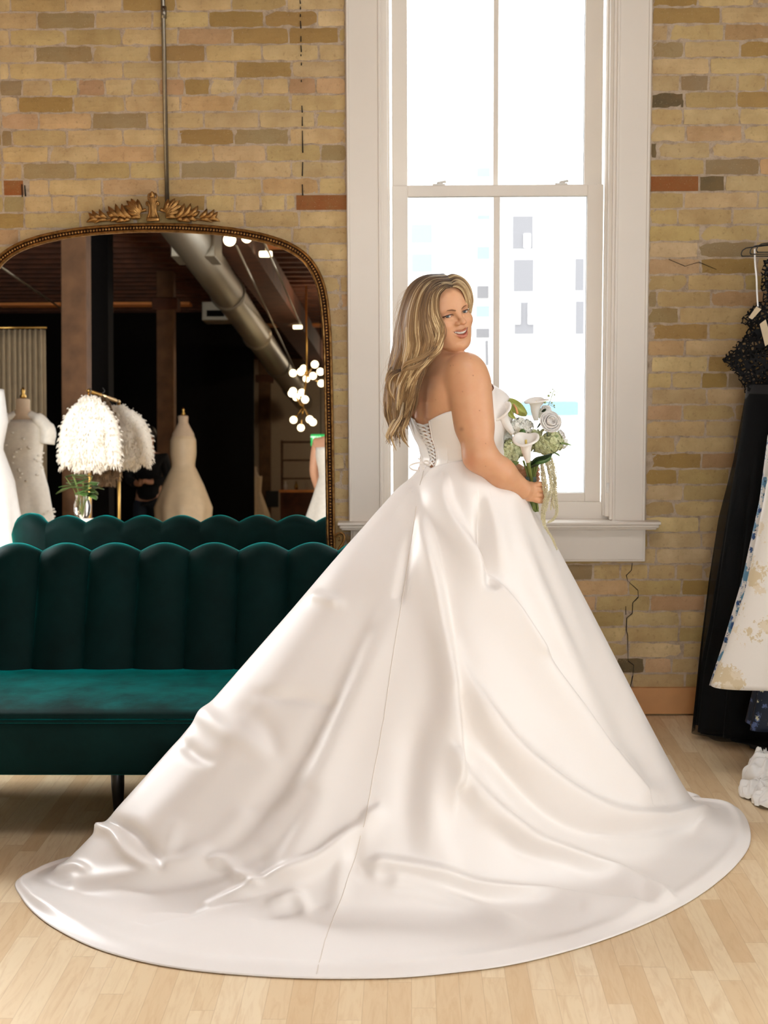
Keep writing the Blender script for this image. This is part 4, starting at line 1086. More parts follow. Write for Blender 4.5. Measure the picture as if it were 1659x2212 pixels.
# folds of the cloth: ridge lines on its surface, amplitude (m), widths on either side of the line, + raised / - sunk
FOLDS = [
 # A big pleat right of the centre-back seam
 ([(893,1074),(908,1110),(925,1160),(938,1220),(955,1300),(967,1370),(975,1450),(984,1530),(990,1620),(985,1700)], 0.031, 34, 9, [0.15,1]),
 ([(905,1090),(925,1140),(945,1200),(962,1290),(975,1380),(990,1470),(1000,1560),(1010,1640)], -0.018, 10, 30, [0.2,1]),
 # B long ridge from the waist to the lower right
 ([(958,1044),(963,1085),(985,1130),(1015,1175),(1058,1250),(1100,1315),(1135,1372),(1179,1440),(1241,1527),(1314,1632),(1380,1715)], 0.027, 40, 12, [0.5,1]),
 ([(975,1060),(985,1100),(1010,1140),(1040,1185),(1080,1250),(1140,1330),(1200,1420),(1260,1510),(1330,1610)], -0.020, 10, 34, [0.4,1]),
 ([(1036,1085),(1042,1130),(1050,1190),(1056,1262)], -0.034, 12, 14, [0.4,1]),
 ([(1062,1090),(1070,1150),(1085,1230),(1115,1320),(1160,1400)], 0.014, 16, 26, [0.4,1]),
 ([(1106,1078),(1120,1140),(1150,1230),(1190,1330),(1250,1450),(1310,1560),(1370,1660),(1415,1715)], 0.012, 20, 26, [0.5,1]),
 ([(1130,1100),(1160,1190),(1210,1300),(1270,1430),(1340,1570),(1400,1680)], -0.010, 22, 22, [0.6,1]),
 # C between the pleats, soft valley then the sweeping ridge D to the right
 ([(985,1395),(1005,1455),(1040,1520),(1106,1608),(1179,1672),(1251,1722),(1323,1756),(1400,1768),(1500,1757)], 0.030, 34, 14, [0.3,1]),
 ([(1000,1510),(1035,1590),(1100,1672),(1170,1745),(1250,1790),(1330,1800),(1420,1795),(1495,1782)], -0.020, 22, 16, [0.5,1]),
 ([(985,1640),(1020,1700),(1080,1760),(1150,1812),(1240,1850),(1330,1890),(1430,1935)], 0.030, 26, 14, [0.5,0.7]),
 ([(1060,1790),(1130,1838),(1210,1858),(1290,1895),(1390,1925)], -0.012, 16, 14, [0.5,0.6]),
 ([(820,1862),(860,1868),(910,1876),(970,1893),(1035,1914),(1100,1925),(1170,1935),(1260,1955),(1370,1962)], 0.028, 26, 11, [0.9,0.7]),
 ([(830,1885),(880,1896),(960,1920),(1040,1940),(1130,1950),(1250,1968)], -0.012, 14, 16, [0.6,0.5]),
 ([(860,1905),(920,1912),(1000,1950),(1080,1990),(1160,2020)], 0.016, 20, 16, [0.8,0.3]),
 # pale channel down the middle
 ([(975,1480),(960,1560),(940,1640),(930,1720),(935,1800),(960,1860)], 0.016, 34, 30, [0.3,0.6]),
 ([(900,1560),(890,1650),(880,1740),(880,1810)], -0.014, 34, 34, [0.3,0.6]),
 ([(1010,1690),(1040,1760),(1100,1800)], 0.012, 26, 26, [0.6,0.8]),
 # left of the centre-back seam
 ([(905,1060),(896,1120),(880,1200),(862,1290)], -0.010, 14, 16, [0.4,1]),
 ([(870,1075),(850,1180),(820,1300),(780,1430),(730,1560),(690,1680),(650,1790),(620,1860)], 0.018, 44, 44, [0.3,1]),
 ([(870,1150),(830,1260),(785,1370),(735,1480),(670,1600),(600,1700),(520,1790),(470,1830)], -0.020, 34, 34, [0.3,1]),
 ([(820,1120),(760,1230),(690,1350),(600,1480),(500,1610),(400,1720),(330,1790)], 0.012, 40, 50, [0.3,1]),
 ([(684,1292),(705,1300),(740,1312)], 0.012, 10, 9, [1,0.4]),
 ([(560,1505),(600,1512),(650,1510),(708,1520)], -0.010, 12, 14, [0.4,1]),
 ([(430,1535),(480,1580),(540,1610),(590,1640)], 0.010, 22, 22, [1,0.4]),
 ([(540,1540),(580,1580),(600,1640)], -0.008, 20, 20, [0.6,0.6]),
 ([(395,1610),(430,1640),(452,1650)], -0.010, 12, 16, [0.6,0.8]),
 # pool of cloth at the lower left
 ([(218,1788),(250,1800),(280,1845),(325,1872)], 0.022, 12, 9, [1,0.8]),
 ([(240,1778),(290,1800),(325,1840),(345,1860)], -0.022, 22, 12, [0.6,1]),
 ([(380,1790),(365,1830),(350,1868)], 0.010, 16, 16, [0.7,0.8]),
 ([(165,1905),(230,1905),(280,1898),(345,1880),(400,1862),(460,1825),(520,1770)], 0.014, 30, 22, [0.6,0.9]),
 ([(180,1930),(240,1918),(320,1915),(420,1900),(500,1880),(560,1850)], -0.012, 16, 22, [0.5,0.9]),
 ([(468,1855),(485,1858),(510,1880),(540,1898),(556,1906)], 0.022, 14, 10, [1,0.8]),
 ([(450,1955),(520,1930),(590,1900),(640,1880),(690,1855),(740,1815),(780,1785),(800,1760)], 0.026, 22, 12, [0.5,1]),
 ([(318,1990),(380,1972),(450,1962),(540,1940),(620,1915)], -0.012, 8, 26, [1,0.5]),
 ([(560,1890),(600,1830),(640,1770),(670,1720)], -0.012, 22, 20, [0.6,0.8]),
 ([(590,1950),(640,1935),(655,1950),(662,1962)], 0.014, 14, 9, [0.6,1]),
 ([(560,1985),(640,1968),(700,1955)], -0.008, 12, 16, [0.6,0.8]),
 ([(75,1925),(110,1955),(190,1985),(280,2000)], 0.012, 20, 24, [0.6,0.4]),
 ([(130,1880),(165,1872),(185,1880)], 0.010, 10, 8, [0.8,0.8]),
 ([(60,1880),(90,1905),(140,1915)], -0.006, 14, 14, [0.6,0.8]),
 ([(800,1760),(775,1800),(765,1850),(790,1880)], -0.014, 18, 14, [0.5,0.9]),
 ([(745,1850),(735,1900),(725,1960)], 0.010, 16, 20, [0.9,0.3]),
]
disp = np.zeros(S.shape[:2]); fx, fy = PP[...,0], PP[...,1]
for pts, amp, wl, wr, ends in FOLDS:
    Q_ = crom([(x, y, 0) for x, y in pts], 5)[:, :2]; xmin, ymin = Q_.min(0)-130; xmax, ymax = Q_.max(0)+130
    msk = face & (fx > xmin) & (fx < xmax) & (fy > ymin) & (fy < ymax); p = PP[msk]
    best = np.full(len(p), 1e9); bs = np.zeros(len(p)); sd = np.ones(len(p)); L_ = np.linalg.norm(np.diff(Q_,axis=0),axis=1); cu = np.concatenate([[0],np.cumsum(L_)])/L_.sum()
    for i in range(len(Q_)-1):
        a, b = Q_[i], Q_[i+1]; ab = b-a; h = np.clip(((p-a)@ab)/(ab@ab), 0, 1); r = p-a-h[:,None]*ab; d2 = (r*r).sum(1)
        up = d2 < best; best = np.where(up, d2, best); bs = np.where(up, cu[i]+h*(cu[i+1]-cu[i]), bs); cr_ = ab[0]*(p[:,1]-a[1])-ab[1]*(p[:,0]-a[0]); sd = np.where(up, np.sign(cr_), sd)
    dist = np.sqrt(best)
    # sd > 0 : right-hand side of the travel direction on the picture = wl is the left bank seen from the start
    wdt = np.where(sd > 0, wl, wr).astype(float)
    prof = np.exp(-(dist/wdt)**2) if True else 0
    env = np.minimum(1, ends[0]+(1-ends[0])*smooth01(bs/0.25))*np.where(bs > 0.75, ends[1]+(1-ends[1])*smooth01((1-bs)/0.25), 1)
    endf = np.where((bs <= 0.0) | (bs >= 1.0), 1.0, 1.0)
    disp[msk] += 1.3*amp*prof*env*endf
# the cloth never sinks through the floor and stays fixed at waist and hem
wv = smooth01(tt/0.06)*smooth01((1-tt)/0.05)
# gathers everywhere, also round the unseen side
rip = 0.010*np.sin(ph_*9+0.6)+0.006*np.sin(ph_*17+2.0)
back_ = np.clip(lobe(math.radians(70), 1.3), 0, 1)
disp = disp*wv[:,None]+(rip*back_)[None,:]*(smooth01(tt/0.5)*smooth01((1-tt)/0.2))[:,None]
for _ in range(2): disp[1:-1] = 0.25*disp[:-2]+0.5*disp[1:-1]+0.25*disp[2:]; disp = 0.25*np.roll(disp,1,1)+0.5*disp+0.25*np.roll(disp,-1,1)
S = S+N0*disp[...,None]
# fine silk wrinkles
sx, sy_ = S[...,0], S[...,1]
def vnoise(x, y, s):
    rs = np.random.RandomState(s); v = 0
    for k in range(7):
        a = rs.uniform(0, 2*PI); f = rs.uniform(7, 22); v = v+np.sin((x*math.cos(a)+y*math.sin(a))*f+rs.uniform(0,6)+1.5*np.sin((x*math.sin(a)-y*math.cos(a))*f*0.6))
    return v/7
S[...,2] += (0.0035*vnoise(sx, sy_, 3)*(0.3+0.7*smooth01((tt-0.5)/0.3))[:,None]+0.002)*wv[:,None]
S[...,2] = np.maximum(S[...,2], 0.004+0.004*smooth01((1-tt)/0.04)[:,None]*0+0.0)
lowz = S[...,2]; 
# rounded edge of the hem and a narrow turned facing below
S[-1,:,2] = 0.0035
hemup = 0.010*np.exp(-((tt-0.955)/0.03)**2); S[...,2] += hemup[:,None]
G = np.swapaxes(S, 0, 1)
m = MB(); m.grid(G, closed_u=True); skirt = m.build('skirt', M_satin, bride, fixn=False)
md = skirt.modifiers.new('s', 'SOLIDIFY'); md.thickness = 0.0025; md.offset = 0 
# centre-back seam
seam_px = [(916,1016),(905,1060),(896,1120),(884,1200),(870,1290),(858,1360),(845,1440),(831,1540),(815,1630),(800,1710),(791,1765),(781,1800),(768,1850),(752,1895),(738,1940),(716,1995),(700,2040),(684,2105)]
PP2 = px_of(S).reshape(-1,2); SF = S.reshape(-1,3); NF = normals(S).reshape(-1,3); fr2 = (np.einsum('ij,ij->i', NF, CAMP-SF) > 0); PP2 = PP2[fr2]; SF2 = SF[fr2]; NF2 = NF[fr2]
pts = []
for q in crom([(x,y,0) for x,y in seam_px], 8)[:, :2]:
    d2 = ((PP2-q)**2).sum(1); k = np.argpartition(d2, 6)[:6]; w = 1/(d2[k]+0.5); pts.append((SF2[k]*w[:,None]).sum(0)/w.sum()+NF2[k].mean(0)*0.0016)
M_seam = simple('seam_thread', (222,212,198), 0.6)
m = MB(); m.tube(pts, 0.0010, 5); m.build('seam', M_seam, skirt)
m = MB(); m.tube([G[i,-1]+A([0,0,-0.0005]) for i in range(0, NPH, 3)], 0.0016, 6, closed=True); m.build('hem', M_satin, skirt)
# ------------------------------------------------------------------ hair
def mat_hair():
    n = NT('blonde_hair'); a = n.node('ShaderNodeAttribute', attribute_name='Col')
    return n.P(col=a.outputs['Color'], rough=0.42, spec=0.35, sheen=0.1, sheenr=0.3)
M_hair = mat_hair()
# guide locks, from the face round to the far back: (photo x, photo y, distance)
GUIDES = [
 [(975,619,4.614),(960,620,4.600),(947,633,4.588),(943,655,4.580),(946,680,4.576),(955,704,4.580),(956,728,4.586),(950,750,4.590),(934,768,4.590),(908,786,4.590),(884,798,4.594),(872,806,4.600)],
 [(973,612,4.620),(951,615,4.600),(932,632,4.592),(925,662,4.584),(928,695,4.580),(938,724,4.582),(936,748,4.586),(922,770,4.588),(908,795,4.594),(899,822,4.600),(893,850,4.606),(886,880,4.620)],
 [(970,606,4.630),(942,610,4.610),(922,632,4.590),(912,668,4.580),(912,705,4.578),(918,738,4.580),(912,770,4.586),(900,800,4.596),(892,832,4.606),(888,866,4.616),(880,896,4.628),(872,920,4.640)],
 [(967,602,4.645),(936,606,4.618),(912,630,4.594),(899,668,4.584),(896,710,4.582),(899,748,4.586),(892,785,4.594),(882,820,4.604),(878,855,4.614),(876,890,4.628),(868,922,4.640),(874,948,4.648)],
 [(962,597,4.665),(928,603,4.634),(902,628,4.608),(887,668,4.596),(881,712,4.594),(881,755,4.598),(872,795,4.606),(862,832,4.616),(862,870,4.626),(864,905,4.638),(856,938,4.648),(862,966,4.654)],
 [(960,596,4.685),(922,601,4.660),(895,625,4.634),(879,664,4.620),(870,710,4.616),(866,758,4.618),(857,800,4.624),(848,840,4.632),(850,880,4.642),(855,915,4.652),(846,945,4.658),(850,975,4.664)],
 [(958,595,4.710),(917,600,4.690),(890,622,4.668),(874,660,4.652),(863,705,4.646),(857,755,4.646),(848,800,4.650),(838,840,4.656),(838,880,4.664),(846,915,4.672),(842,938,4.676),(848,962,4.680)],
 [(957,596,4.735),(915,601,4.722),(887,622,4.706),(872,658,4.694),(861,704,4.688),(853,755,4.686),(845,800,4.688),(837,845,4.692),(836,885,4.700),(844,918,4.706),(840,945,4.708),(836,958,4.710)],
 [(957,598,4.760),(918,605,4.765),(893,630,4.765),(880,670,4.765),(872,715,4.760),(868,765,4.755),(862,810,4.752),(856,850,4.752),(858,890,4.755),(866,920,4.760),(868,935,4.760),(872,950,4.760)],
]
GW = np.array([crom([PX(*p) for p in g_], 5) for g_ in GUIDES])       # (guides, n, 3)
NG, NP_ = GW.shape[:2]
FARG = [
 [(975,619,4.614),(986,616,4.618),(998,623,4.628),(1006,640,4.640),(1011,660,4.656),(1014,676,4.666),(1015,690,4.684)],
 [(973,611,4.625),(988,609,4.632),(1003,618,4.646),(1013,636,4.664),(1017,655,4.684),(1018,672,4.694),(1017,688,4.710)],
 [(970,603,4.640),(986,601,4.655),(1004,608,4.672),(1016,625,4.690),(1021,645,4.706),(1021,662,4.720),(1018,680,4.730)],
 [(965,597,4.670),(982,597,4.690),(1000,604,4.706),(1012,620,4.720),(1018,640,4.732),(1019,662,4.740),(1015,684,4.746)],
]
FW = np.array([crom([PX(*p) for p in g_], 5) for g_ in FARG])
rs = np.random.RandomState(11)
HCEN = toW((0,-0.012,0.03))
def gsample(GWx, a):
    n = len(GWx); i = min(int(a), n-2); f = a-i; return GWx[i]*(1-f)+GWx[i+1]*f
ROOT, MIDC, TIP, BLON = [srgb(c) for c in ((64,46,31),(120,90,58),(182,148,102),(222,196,150))]
def add_lock(m, C, width, nstr, tone, spread=1.0, wave=0.0, tip=1.0, lift=0.0):
    n = len(C); t = np.linspace(0, 1, n); T = np.gradient(C, axis=0); T /= np.linalg.norm(T, axis=1, keepdims=True)
    outw = C-(HCEN+A([0,0.03,0])); outw[:,2] *= 0.25; outw -= T*(outw*T).sum(1)[:,None]; outw /= np.linalg.norm(outw, axis=1, keepdims=True)
    side = np.cross(T, outw); prof = (0.35+0.65*smooth01(t/0.18))*(1-0.93*smooth01((t-0.62)/0.38)*tip)
    phs_ = rs.uniform(0, 6.28); wv_ = wave*smooth01((t-0.30)/0.4); f = rs.uniform(2.6, 3.6)
    C2 = C+side*(wv_*np.sin(t*f*2*PI+phs_))[:,None]+outw*(wv_*0.7*np.cos(t*f*2*PI+phs_)+lift)[:,None]
    for k in range(nstr):
        u = rs.uniform(-1, 1); w = math.sqrt(max(0, 1-u*u))*rs.uniform(0.2, 1)
        P = C2+side*(u*width*prof)[:,None]+outw*(w*width*0.45*prof)[:,None]
        P += side*(0.0009*np.sin(t*rs.uniform(6,14)+rs.uniform(0,6)))[:,None]
        r = rs.uniform(0.0007, 0.0014)*(0.55+0.45*prof)*(1-0.7*t**6); to = tone+rs.uniform(-0.30, 0.20)
        ct = np.clip(t*1.15+rs.uniform(-0.1,0.1), 0, 1)[:,None]
        base = ROOT*(1-smooth01(ct/0.5))+MIDC*smooth01(ct/0.5); tipc = MIDC*(1-max(0,to))+ (TIP if to < 0.85 else BLON)*max(0,to)
        cc = base*(1-smooth01(ct/0.7)*0.9)+tipc*smooth01(ct/0.7)*0.9; 
        if to > 0.8: cc = cc*0.35+BLON*0.65
        k0 = m.n; m.tube(P, r, 5, caps=False); m.c[-1] = np.concatenate([np.repeat(cc, 5, 0), np.ones((n*5,1))], 1)
hm = MB()
# under layer, body layer, face-framing lights
for k in range(150):
    a = rs.uniform(0, NG-1.001); C = gsample(GW, a).copy(); sh = rs.uniform(0.72, 1.0)
    C = C[:max(14, int(NP_*sh))]; dep = rs.uniform(0.004, 0.02)
    C += (HCEN-C)*A([1,1,0.0])*(dep/0.1); add_lock(hm, C, rs.uniform(0.007,0.012), 9, rs.uniform(0.0,0.35), wave=rs.uniform(0.002,0.006))
for k in range(170):
    a = rs.uniform(0, NG-1.001); C = gsample(GW, a).copy(); sh = rs.uniform(0.78, 1.02)
    C = C[:max(14, int(NP_*sh))]; tone = rs.choice([0.15,0.4,0.65,0.95], p=[0.3,0.33,0.25,0.12])
    add_lock(hm, C, rs.uniform(0.004,0.009), 10, tone, wave=rs.uniform(0.001,0.0065), lift=rs.uniform(0.0,0.006))
for k in range(22):
    a = rs.uniform(0, 0.75); C = gsample(GW, a).copy(); C = C[:int(NP_*rs.uniform(0.72,1.0))]
    add_lock(hm, C, rs.uniform(0.004,0.007), 11, rs.uniform(0.85,1.1), wave=0.001, lift=rs.uniform(0.001,0.005))
for k in range(60):
    a = rs.uniform(0, 2.999); C = gsample(FW, a).copy(); C = C[:int(len(C)*rs.uniform(0.8,1.0))]
    add_lock(hm, C, rs.uniform(0.004,0.007), 9, rs.uniform(0.5,1.1), wave=0.0005)
# curls that swing free
CURLS = [[(944,730,4.585),(940,748,4.580),(922,764,4.574),(900,776,4.572),(880,783,4.576),(871,794,4.582),(869,806,4.586)],
 [(926,762,4.582),(914,780,4.576),(898,792,4.574),(880,797,4.576),(868,801,4.582)],
 [(868,800,4.60),(848,810,4.60),(838,828,4.60),(842,850,4.61),(852,864,4.62)],
 [(872,870,4.61),(866,900,4.62),(852,925,4.63),(846,945,4.64),(856,972,4.645)],
 [(860,900,4.64),(848,918,4.64),(838,940,4.65),(842,956,4.65)],
 [(884,880,4.62),(880,905,4.625),(872,925,4.635),(878,950,4.64)],
 [(850,790,4.63),(840,806,4.63),(836,822,4.635),(846,838,4.64)],
 [(876,900,4.63),(868,930,4.635),(874,952,4.64),(886,968,4.645)]]
for c_ in CURLS:
    C = crom([PX(*p) for p in c_], 7)
    for q in range(3): add_lock(hm, C+rs.normal(0, 0.0016, 3), 0.006, 10, rs.uniform(0.5,1.0), wave=0.0006, tip=1.0)
# loose flyaways along the back
for k in range(46):
    a = rs.uniform(4.5, 7.9); C = gsample(GW, a).copy(); i0 = rs.randint(6, 40); C = C[i0:i0+rs.randint(8,16)]; n = len(C); t = np.linspace(0,1,n)
    C += A([-1,0,0.2])*(rs.uniform(0.006,0.028)*np.sin(t*PI*rs.uniform(0.7,1.5)))[:,None]
    hm.tube(C, 0.00022, 4, caps=False); hm.c[-1] = np.tile([*TIP,1], (n*4,1))
# scalp cover
nu, nv = 40, 26; G = np.zeros((nu, nv, 3)); 
for i in range(nu):
    for j in range(nv):
        th = 2*PI*i/nu; ph = (PI*0.62)*j/(nv-1); fr_f = max(0, math.sin(th))
        ph = ph*(1-0.40*fr_f**1.5)
        G[i,j] = toW((0.0745*math.sin(ph)*math.cos(th), -0.014+0.090*math.sin(ph)*math.sin(th), 0.034+0.083*math.cos(ph)))
hm.cc = (*ROOT, 1); hm.grid(G, closed_u=True)
hair = hm.build('hair', M_hair, bride, attr=True, fixn=False)
# ------------------------------------------------------------------ bouquet
def mat_petal(name, c1, c2, tr=0.15):
    n = NT(name); f = n.noise(28, 3)
    c = n.ramp(f, [(0.3, lin(c1)), (0.7, lin(c2))]); n.P(col=c, rough=0.5, spec=0.25)
    tl = n.node('ShaderNodeBsdfTranslucent'); n.set(tl, 0, c); mx = n.node('ShaderNodeMixShader', {0:0.10})
    n.t.links.new(n.b.outputs[0], mx.inputs[1]); n.t.links.new(tl.outputs[0], mx.inputs[2]); n.t.links.new(mx.outputs[0], n.out.inputs[0]); return n.m
M_calla = mat_petal('calla_white', (246,242,234), (250,248,242)); M_rose = mat_petal('rose_white', (248,244,238), (252,249,245))
M_hyd = mat_petal('hydrangea_green', (198,204,150), (214,218,176)); M_hydw = mat_petal('hydrangea_white', (240,242,230), (249,249,242))
M_leaf = simple('leaf_green', (74,104,48), 0.45, 0.2, 40); M_leafd = simple('leaf_dark', (26,46,22), 0.25, 0.15, 30)
M_leafp = simple('leaf_pale', (124,146,84), 0.5, 0.15, 40); M_anth = simple('anthurium_green', (150,158,78), 0.35, 0.18, 60)
M_spad = simple('spadix', (224,160,110), 0.5); M_stem = simple('stem_green', (118,134,66), 0.5, 0.15, 30); M_amar = mat_petal('amaranthus', (222,212,172), (232,224,192))
M_tape = simple('stem_wrap', (96,116,108), 0.5); M_bud = simple('bud_green', (150,164,104), 0.5, 0.15, 80)
BYY = 4.70
bq = empty('bouquet', PX(1150,1060,BYY).tolist(), label='hand-held bouquet of white calla lilies, roses and green hydrangea with trailing strands', cat='bouquet')
b0 = PX(1150,1060,BYY); bp = lambda x, y, dY=0.0: PX(x, y, BYY+dY)-b0
rs = np.random.RandomState(5)
def calla(base, mid, top, r, openv, name='calla_lily', roll=0.0):
    """trumpet: narrow tube from base to mid, flaring lip at top; openv = direction the longer lip leans"""
    base, mid, top = A(base), A(mid), A(top); C = crom([base, mid, top], 9); n = len(C); T = np.gradient(C, axis=0); T /= np.linalg.norm(T, axis=1, keepdims=True)
    ov = A(openv, ); G = []; nu = 28
    for i in range(n):
        t = i/(n-1); e1 = ov-T[i]*(ov@T[i]); e1 /= np.linalg.norm(e1); e2 = np.cross(T[i], e1)
        rad = r*float(np.interp(t, [0,0.25,0.5,0.7,0.85,1], [0.24,0.40,0.52,0.62,0.78,1.0]))
        row = []
        for j in range(nu):
            a = 2*PI*j/nu; wob = 1+0.10*math.sin(2*a+1)*t
            lip = max(0,(t-0.5)/0.5)**1.5; el = (0.40*math.cos(a)+0.30*max(0, math.cos(a))**3)*r*lip
            row.append(C[i]+e1*math.cos(a)*rad*wob*(1+0.25*lip-0.35*lip*max(0,math.cos(a))**4)+e2*math.sin(a)*rad*wob*(1+0.45*lip)+T[i]*(el+0.22*r*lip*abs(math.sin(a))-0.30*r*lip*max(0,math.cos(a))**6))
        G.append(row)
    # rolled rim
    G = np.array(G); last = G[-1]; cen = last.mean(0)
    for q in (0.3, 0.6, 0.85): G = np.concatenate([G, (last+(last-cen)*0.20*q-T[-1]*r*0.20*q**2)[None]])
    m = MB(); m.grid(G, closed_v=True); o = m.build(name, M_calla, bq, solid=0.0012)
    s = MB(); s.tube(crom([C[3], C[n//2], C[-3]+T[-1]*r*0.2], 5), r*0.13, 8); s.build('spadix', simple('calla_spadix', (226,200,110), 0.6) if 'calla_spadix' not in bpy.data.materials else bpy.data.materials['calla_spadix'], o)
    return o
calla(bp(1141,998,-0.075), bp(1137,975,-0.085), bp(1136,948,-0.090), 0.027, (0.35,0.93,0.1))
calla(bp(1108,937,-0.02), bp(1092,912,-0.03), bp(1080,888,-0.035), 0.027, (0.25,0.85,0.4))
calla(bp(1158,908,0.02), bp(1156,885,0.02), bp(1160,866,0.02), 0.025, (0.85,0.4,0.3))
def rose(c, r, face, name='ranunculus'):
    c = A(c); f = A(face)/np.linalg.norm(face); e1 = np.cross(f, [0,0,1]); e1 /= np.linalg.norm(e1); e2 = np.cross(e1, f); m = MB()
    for L_ in range(5):
        k = (3,3,4,5,5)[L_]; R_ = r*(0.24+0.19*L_)
        for p in range(k):
            a0 = 2*PI*(p+0.37*L_)/k+rs.uniform(-0.2,0.2); G = []; wid = 2*PI/k*rs.uniform(1.3,1.6); hs = rs.uniform(0.8,1.12); ss_ = rs.uniform(-0.05,0.05)
            for i in range(7):
                v = i/6; row = []
                for j in range(9):
                    u = (j-4)/4; aa = a0+u*wid/2; rr = R_*(0.35+0.75*math.sin(min(1,v*1.05)*PI*0.55))*(1-0.06*u*u+0.015*L_*v*v)+rs.normal(0,0.00015)
                    rr += ss_*r*v*u*2; zz = (-0.75+v*1.55*hs*(1-0.20*abs(u)**2.5))*r*(0.86-0.10*L_)+0.02*r*math.sin(3*aa)
                    if v > 0.8: rr *= 1-0.10*(v-0.8)/0.2*(6-L_)/6
                    row.append(c+(e1*math.cos(aa)+e2*math.sin(aa))*rr+f*zz)
                G.append(row)
            m.grid(np.array(G))
    m.ball(c-f*r*0.1, r*0.35, 10, 8)
    return m.build(name, M_rose, bq, solid=0.0009)
rose(bp(1188,912,-0.035), 0.031, (0.25,-0.85,0.35)); rose(bp(1208,948,0.02), 0.025, (0.8,-0.35,0.1)); rose(bp(1178,884,0.02), 0.012, (0.2,-0.8,0.6), 'bud_flower'); rose(bp(1184,884,0.025), 0.011, (0.6,-0.6,0.4), 'bud_flower')
def floret(m, c, nrm, r):
    f = nrm/np.linalg.norm(nrm); e1 = np.cross(f, [0.3,0.1,1]); e1 /= np.linalg.norm(e1); e2 = np.cross(e1, f); a0 = rs.uniform(0, PI)
    for p in range(4):
        a = a0+p*PI/2; d = e1*math.cos(a)+e2*math.sin(a); s = np.cross(f, d); G = []
        for i in range(5):
            v = i/4; w = math.sin(PI*min(1, 0.16+0.66*v))*r*0.62; row = []
            for j in range(5):
                u = (j-2)/2; row.append(c+d*r*(0.05+v*0.95-0.12*u*u*v)+s*w*u+f*r*(0.30*v-0.28*v*v*1.2+0.12*u*u))
            G.append(row)
        m.grid(np.array(G))
    m.ball(c+f*r*0.08, r*0.09, 5, 4)
def hydrangea(c, R_, n, mat, sc=(1,1,1), name='hydrangea', fr_=0.0125):
    m = MB(); c = A(c)
    for k in range(n):
        z = 1-2*(k+0.5)/n; ph = k*2.39996; d = A([math.sqrt(1-z*z)*math.cos(ph), math.sqrt(1-z*z)*math.sin(ph), z])
        if d[1] > 0.55: continue
        floret(m, c+d*R_*A(sc)*rs.uniform(0.85,1.05), d+rs.normal(0,0.25,3), fr_*rs.uniform(0.85,1.15))
    m.ball(c, R_*0.72, 10, 8, sc)
    return m.build(name, mat, bq, solid=0.0006)
hydrangea(bp(1186,955,-0.01), 0.042, 58, M_hyd, (1.05,0.9,0.85)); hydrangea(bp(1102,976,0.0), 0.034, 46, M_hyd, (0.85,0.9,1.1))
hydrangea(bp(1148,952,0.03), 0.036, 44, M_hyd, (1.1,0.9,0.9)); hydrangea(bp(1128,965,0.02), 0.026, 34, M_hyd); hydrangea(bp(1172,892,0.03), 0.016, 26, M_hydw, fr_=0.007)
hydrangea(bp(1125,922,0.0), 0.034, 80, M_hydw, (1.1,0.9,0.75), fr_=0.0085); hydrangea(bp(1092,945,0.03), 0.024, 40, M_hydw, (0.8,0.9,1.1), fr_=0.008); hydrangea(bp(1210,955,0.04), 0.022, 34, M_hydw, fr_=0.008)
def leafm(pts, w, mat, nrm=(0,-1,0.2), name='leaf', fold=0.25):
    C = crom(pts, 6); n = len(C); T = np.gradient(C, axis=0); T /= np.linalg.norm(T, axis=1, keepdims=True); nr = A(nrm); G = []
    for i in range(n):
        t = i/(n-1); s = np.cross(T[i], nr); s /= np.linalg.norm(s)+1e-9; f = np.cross(s, T[i]); ww = w*math.sin(PI*min(1, 0.04+t*0.96))**0.75
        G.append([C[i]+s*ww*u+f*abs(u)*ww*fold for u in (-1,-0.6,-0.25,0,0.25,0.6,1)])
    m = MB(); m.grid(np.array(G)); return m.build(name, mat, bq, solid=0.0008)
leafm([bp(1146,1010,-0.055), bp(1160,996,-0.07), bp(1176,990,-0.07), bp(1194,980,-0.06)], 0.014, M_leafd, (-0.3,-0.8,-0.45))
leafm([bp(1145,1008,-0.056), bp(1160,1001,-0.075), bp(1180,996,-0.075), bp(1192,985,-0.065)], 0.007, M_leaf, (0.3,-0.6,0.8))
leafm([bp(1194,965,-0.02), bp(1210,958,-0.03), bp(1225,960,-0.03), bp(1235,962,-0.03)], 0.005, M_leafp, (0,-0.5,0.9))
leafm([bp(1192,950,-0.035), bp(1199,945,-0.04), bp(1207,941,-0.04)], 0.005, M_leafp, (0,-0.9,0.4))
leafm([bp(1196,978,-0.02), bp(1204,981,-0.02), bp(1210,986,-0.02)], 0.0025, M_leaf)
leafm([bp(1098,1000,-0.02), bp(1110,1002,-0.03), bp(1122,998,-0.03)], 0.008, M_leafp, (0.2,-0.8,0.6))
leafm([bp(1122,935,-0.03), bp(1129,931,-0.04), bp(1136,935,-0.04)], 0.006, M_leaf); leafm([bp(1085,952,0.0), bp(1090,960,0.0), bp(1094,970,0.0)], 0.004, M_leafd)
leafm([bp(1170,890,0.0), bp(1176,886,-0.01), bp(1180,883,-0.01)], 0.004, M_leafd)
leafm([bp(1160,925,-0.02), bp(1165,918,-0.03), bp(1168,912,-0.03)], 0.0025, M_leafd); leafm([bp(1181,945,-0.04), bp(1182,938,-0.04), bp(1180,932,-0.04)], 0.002, M_leafd)
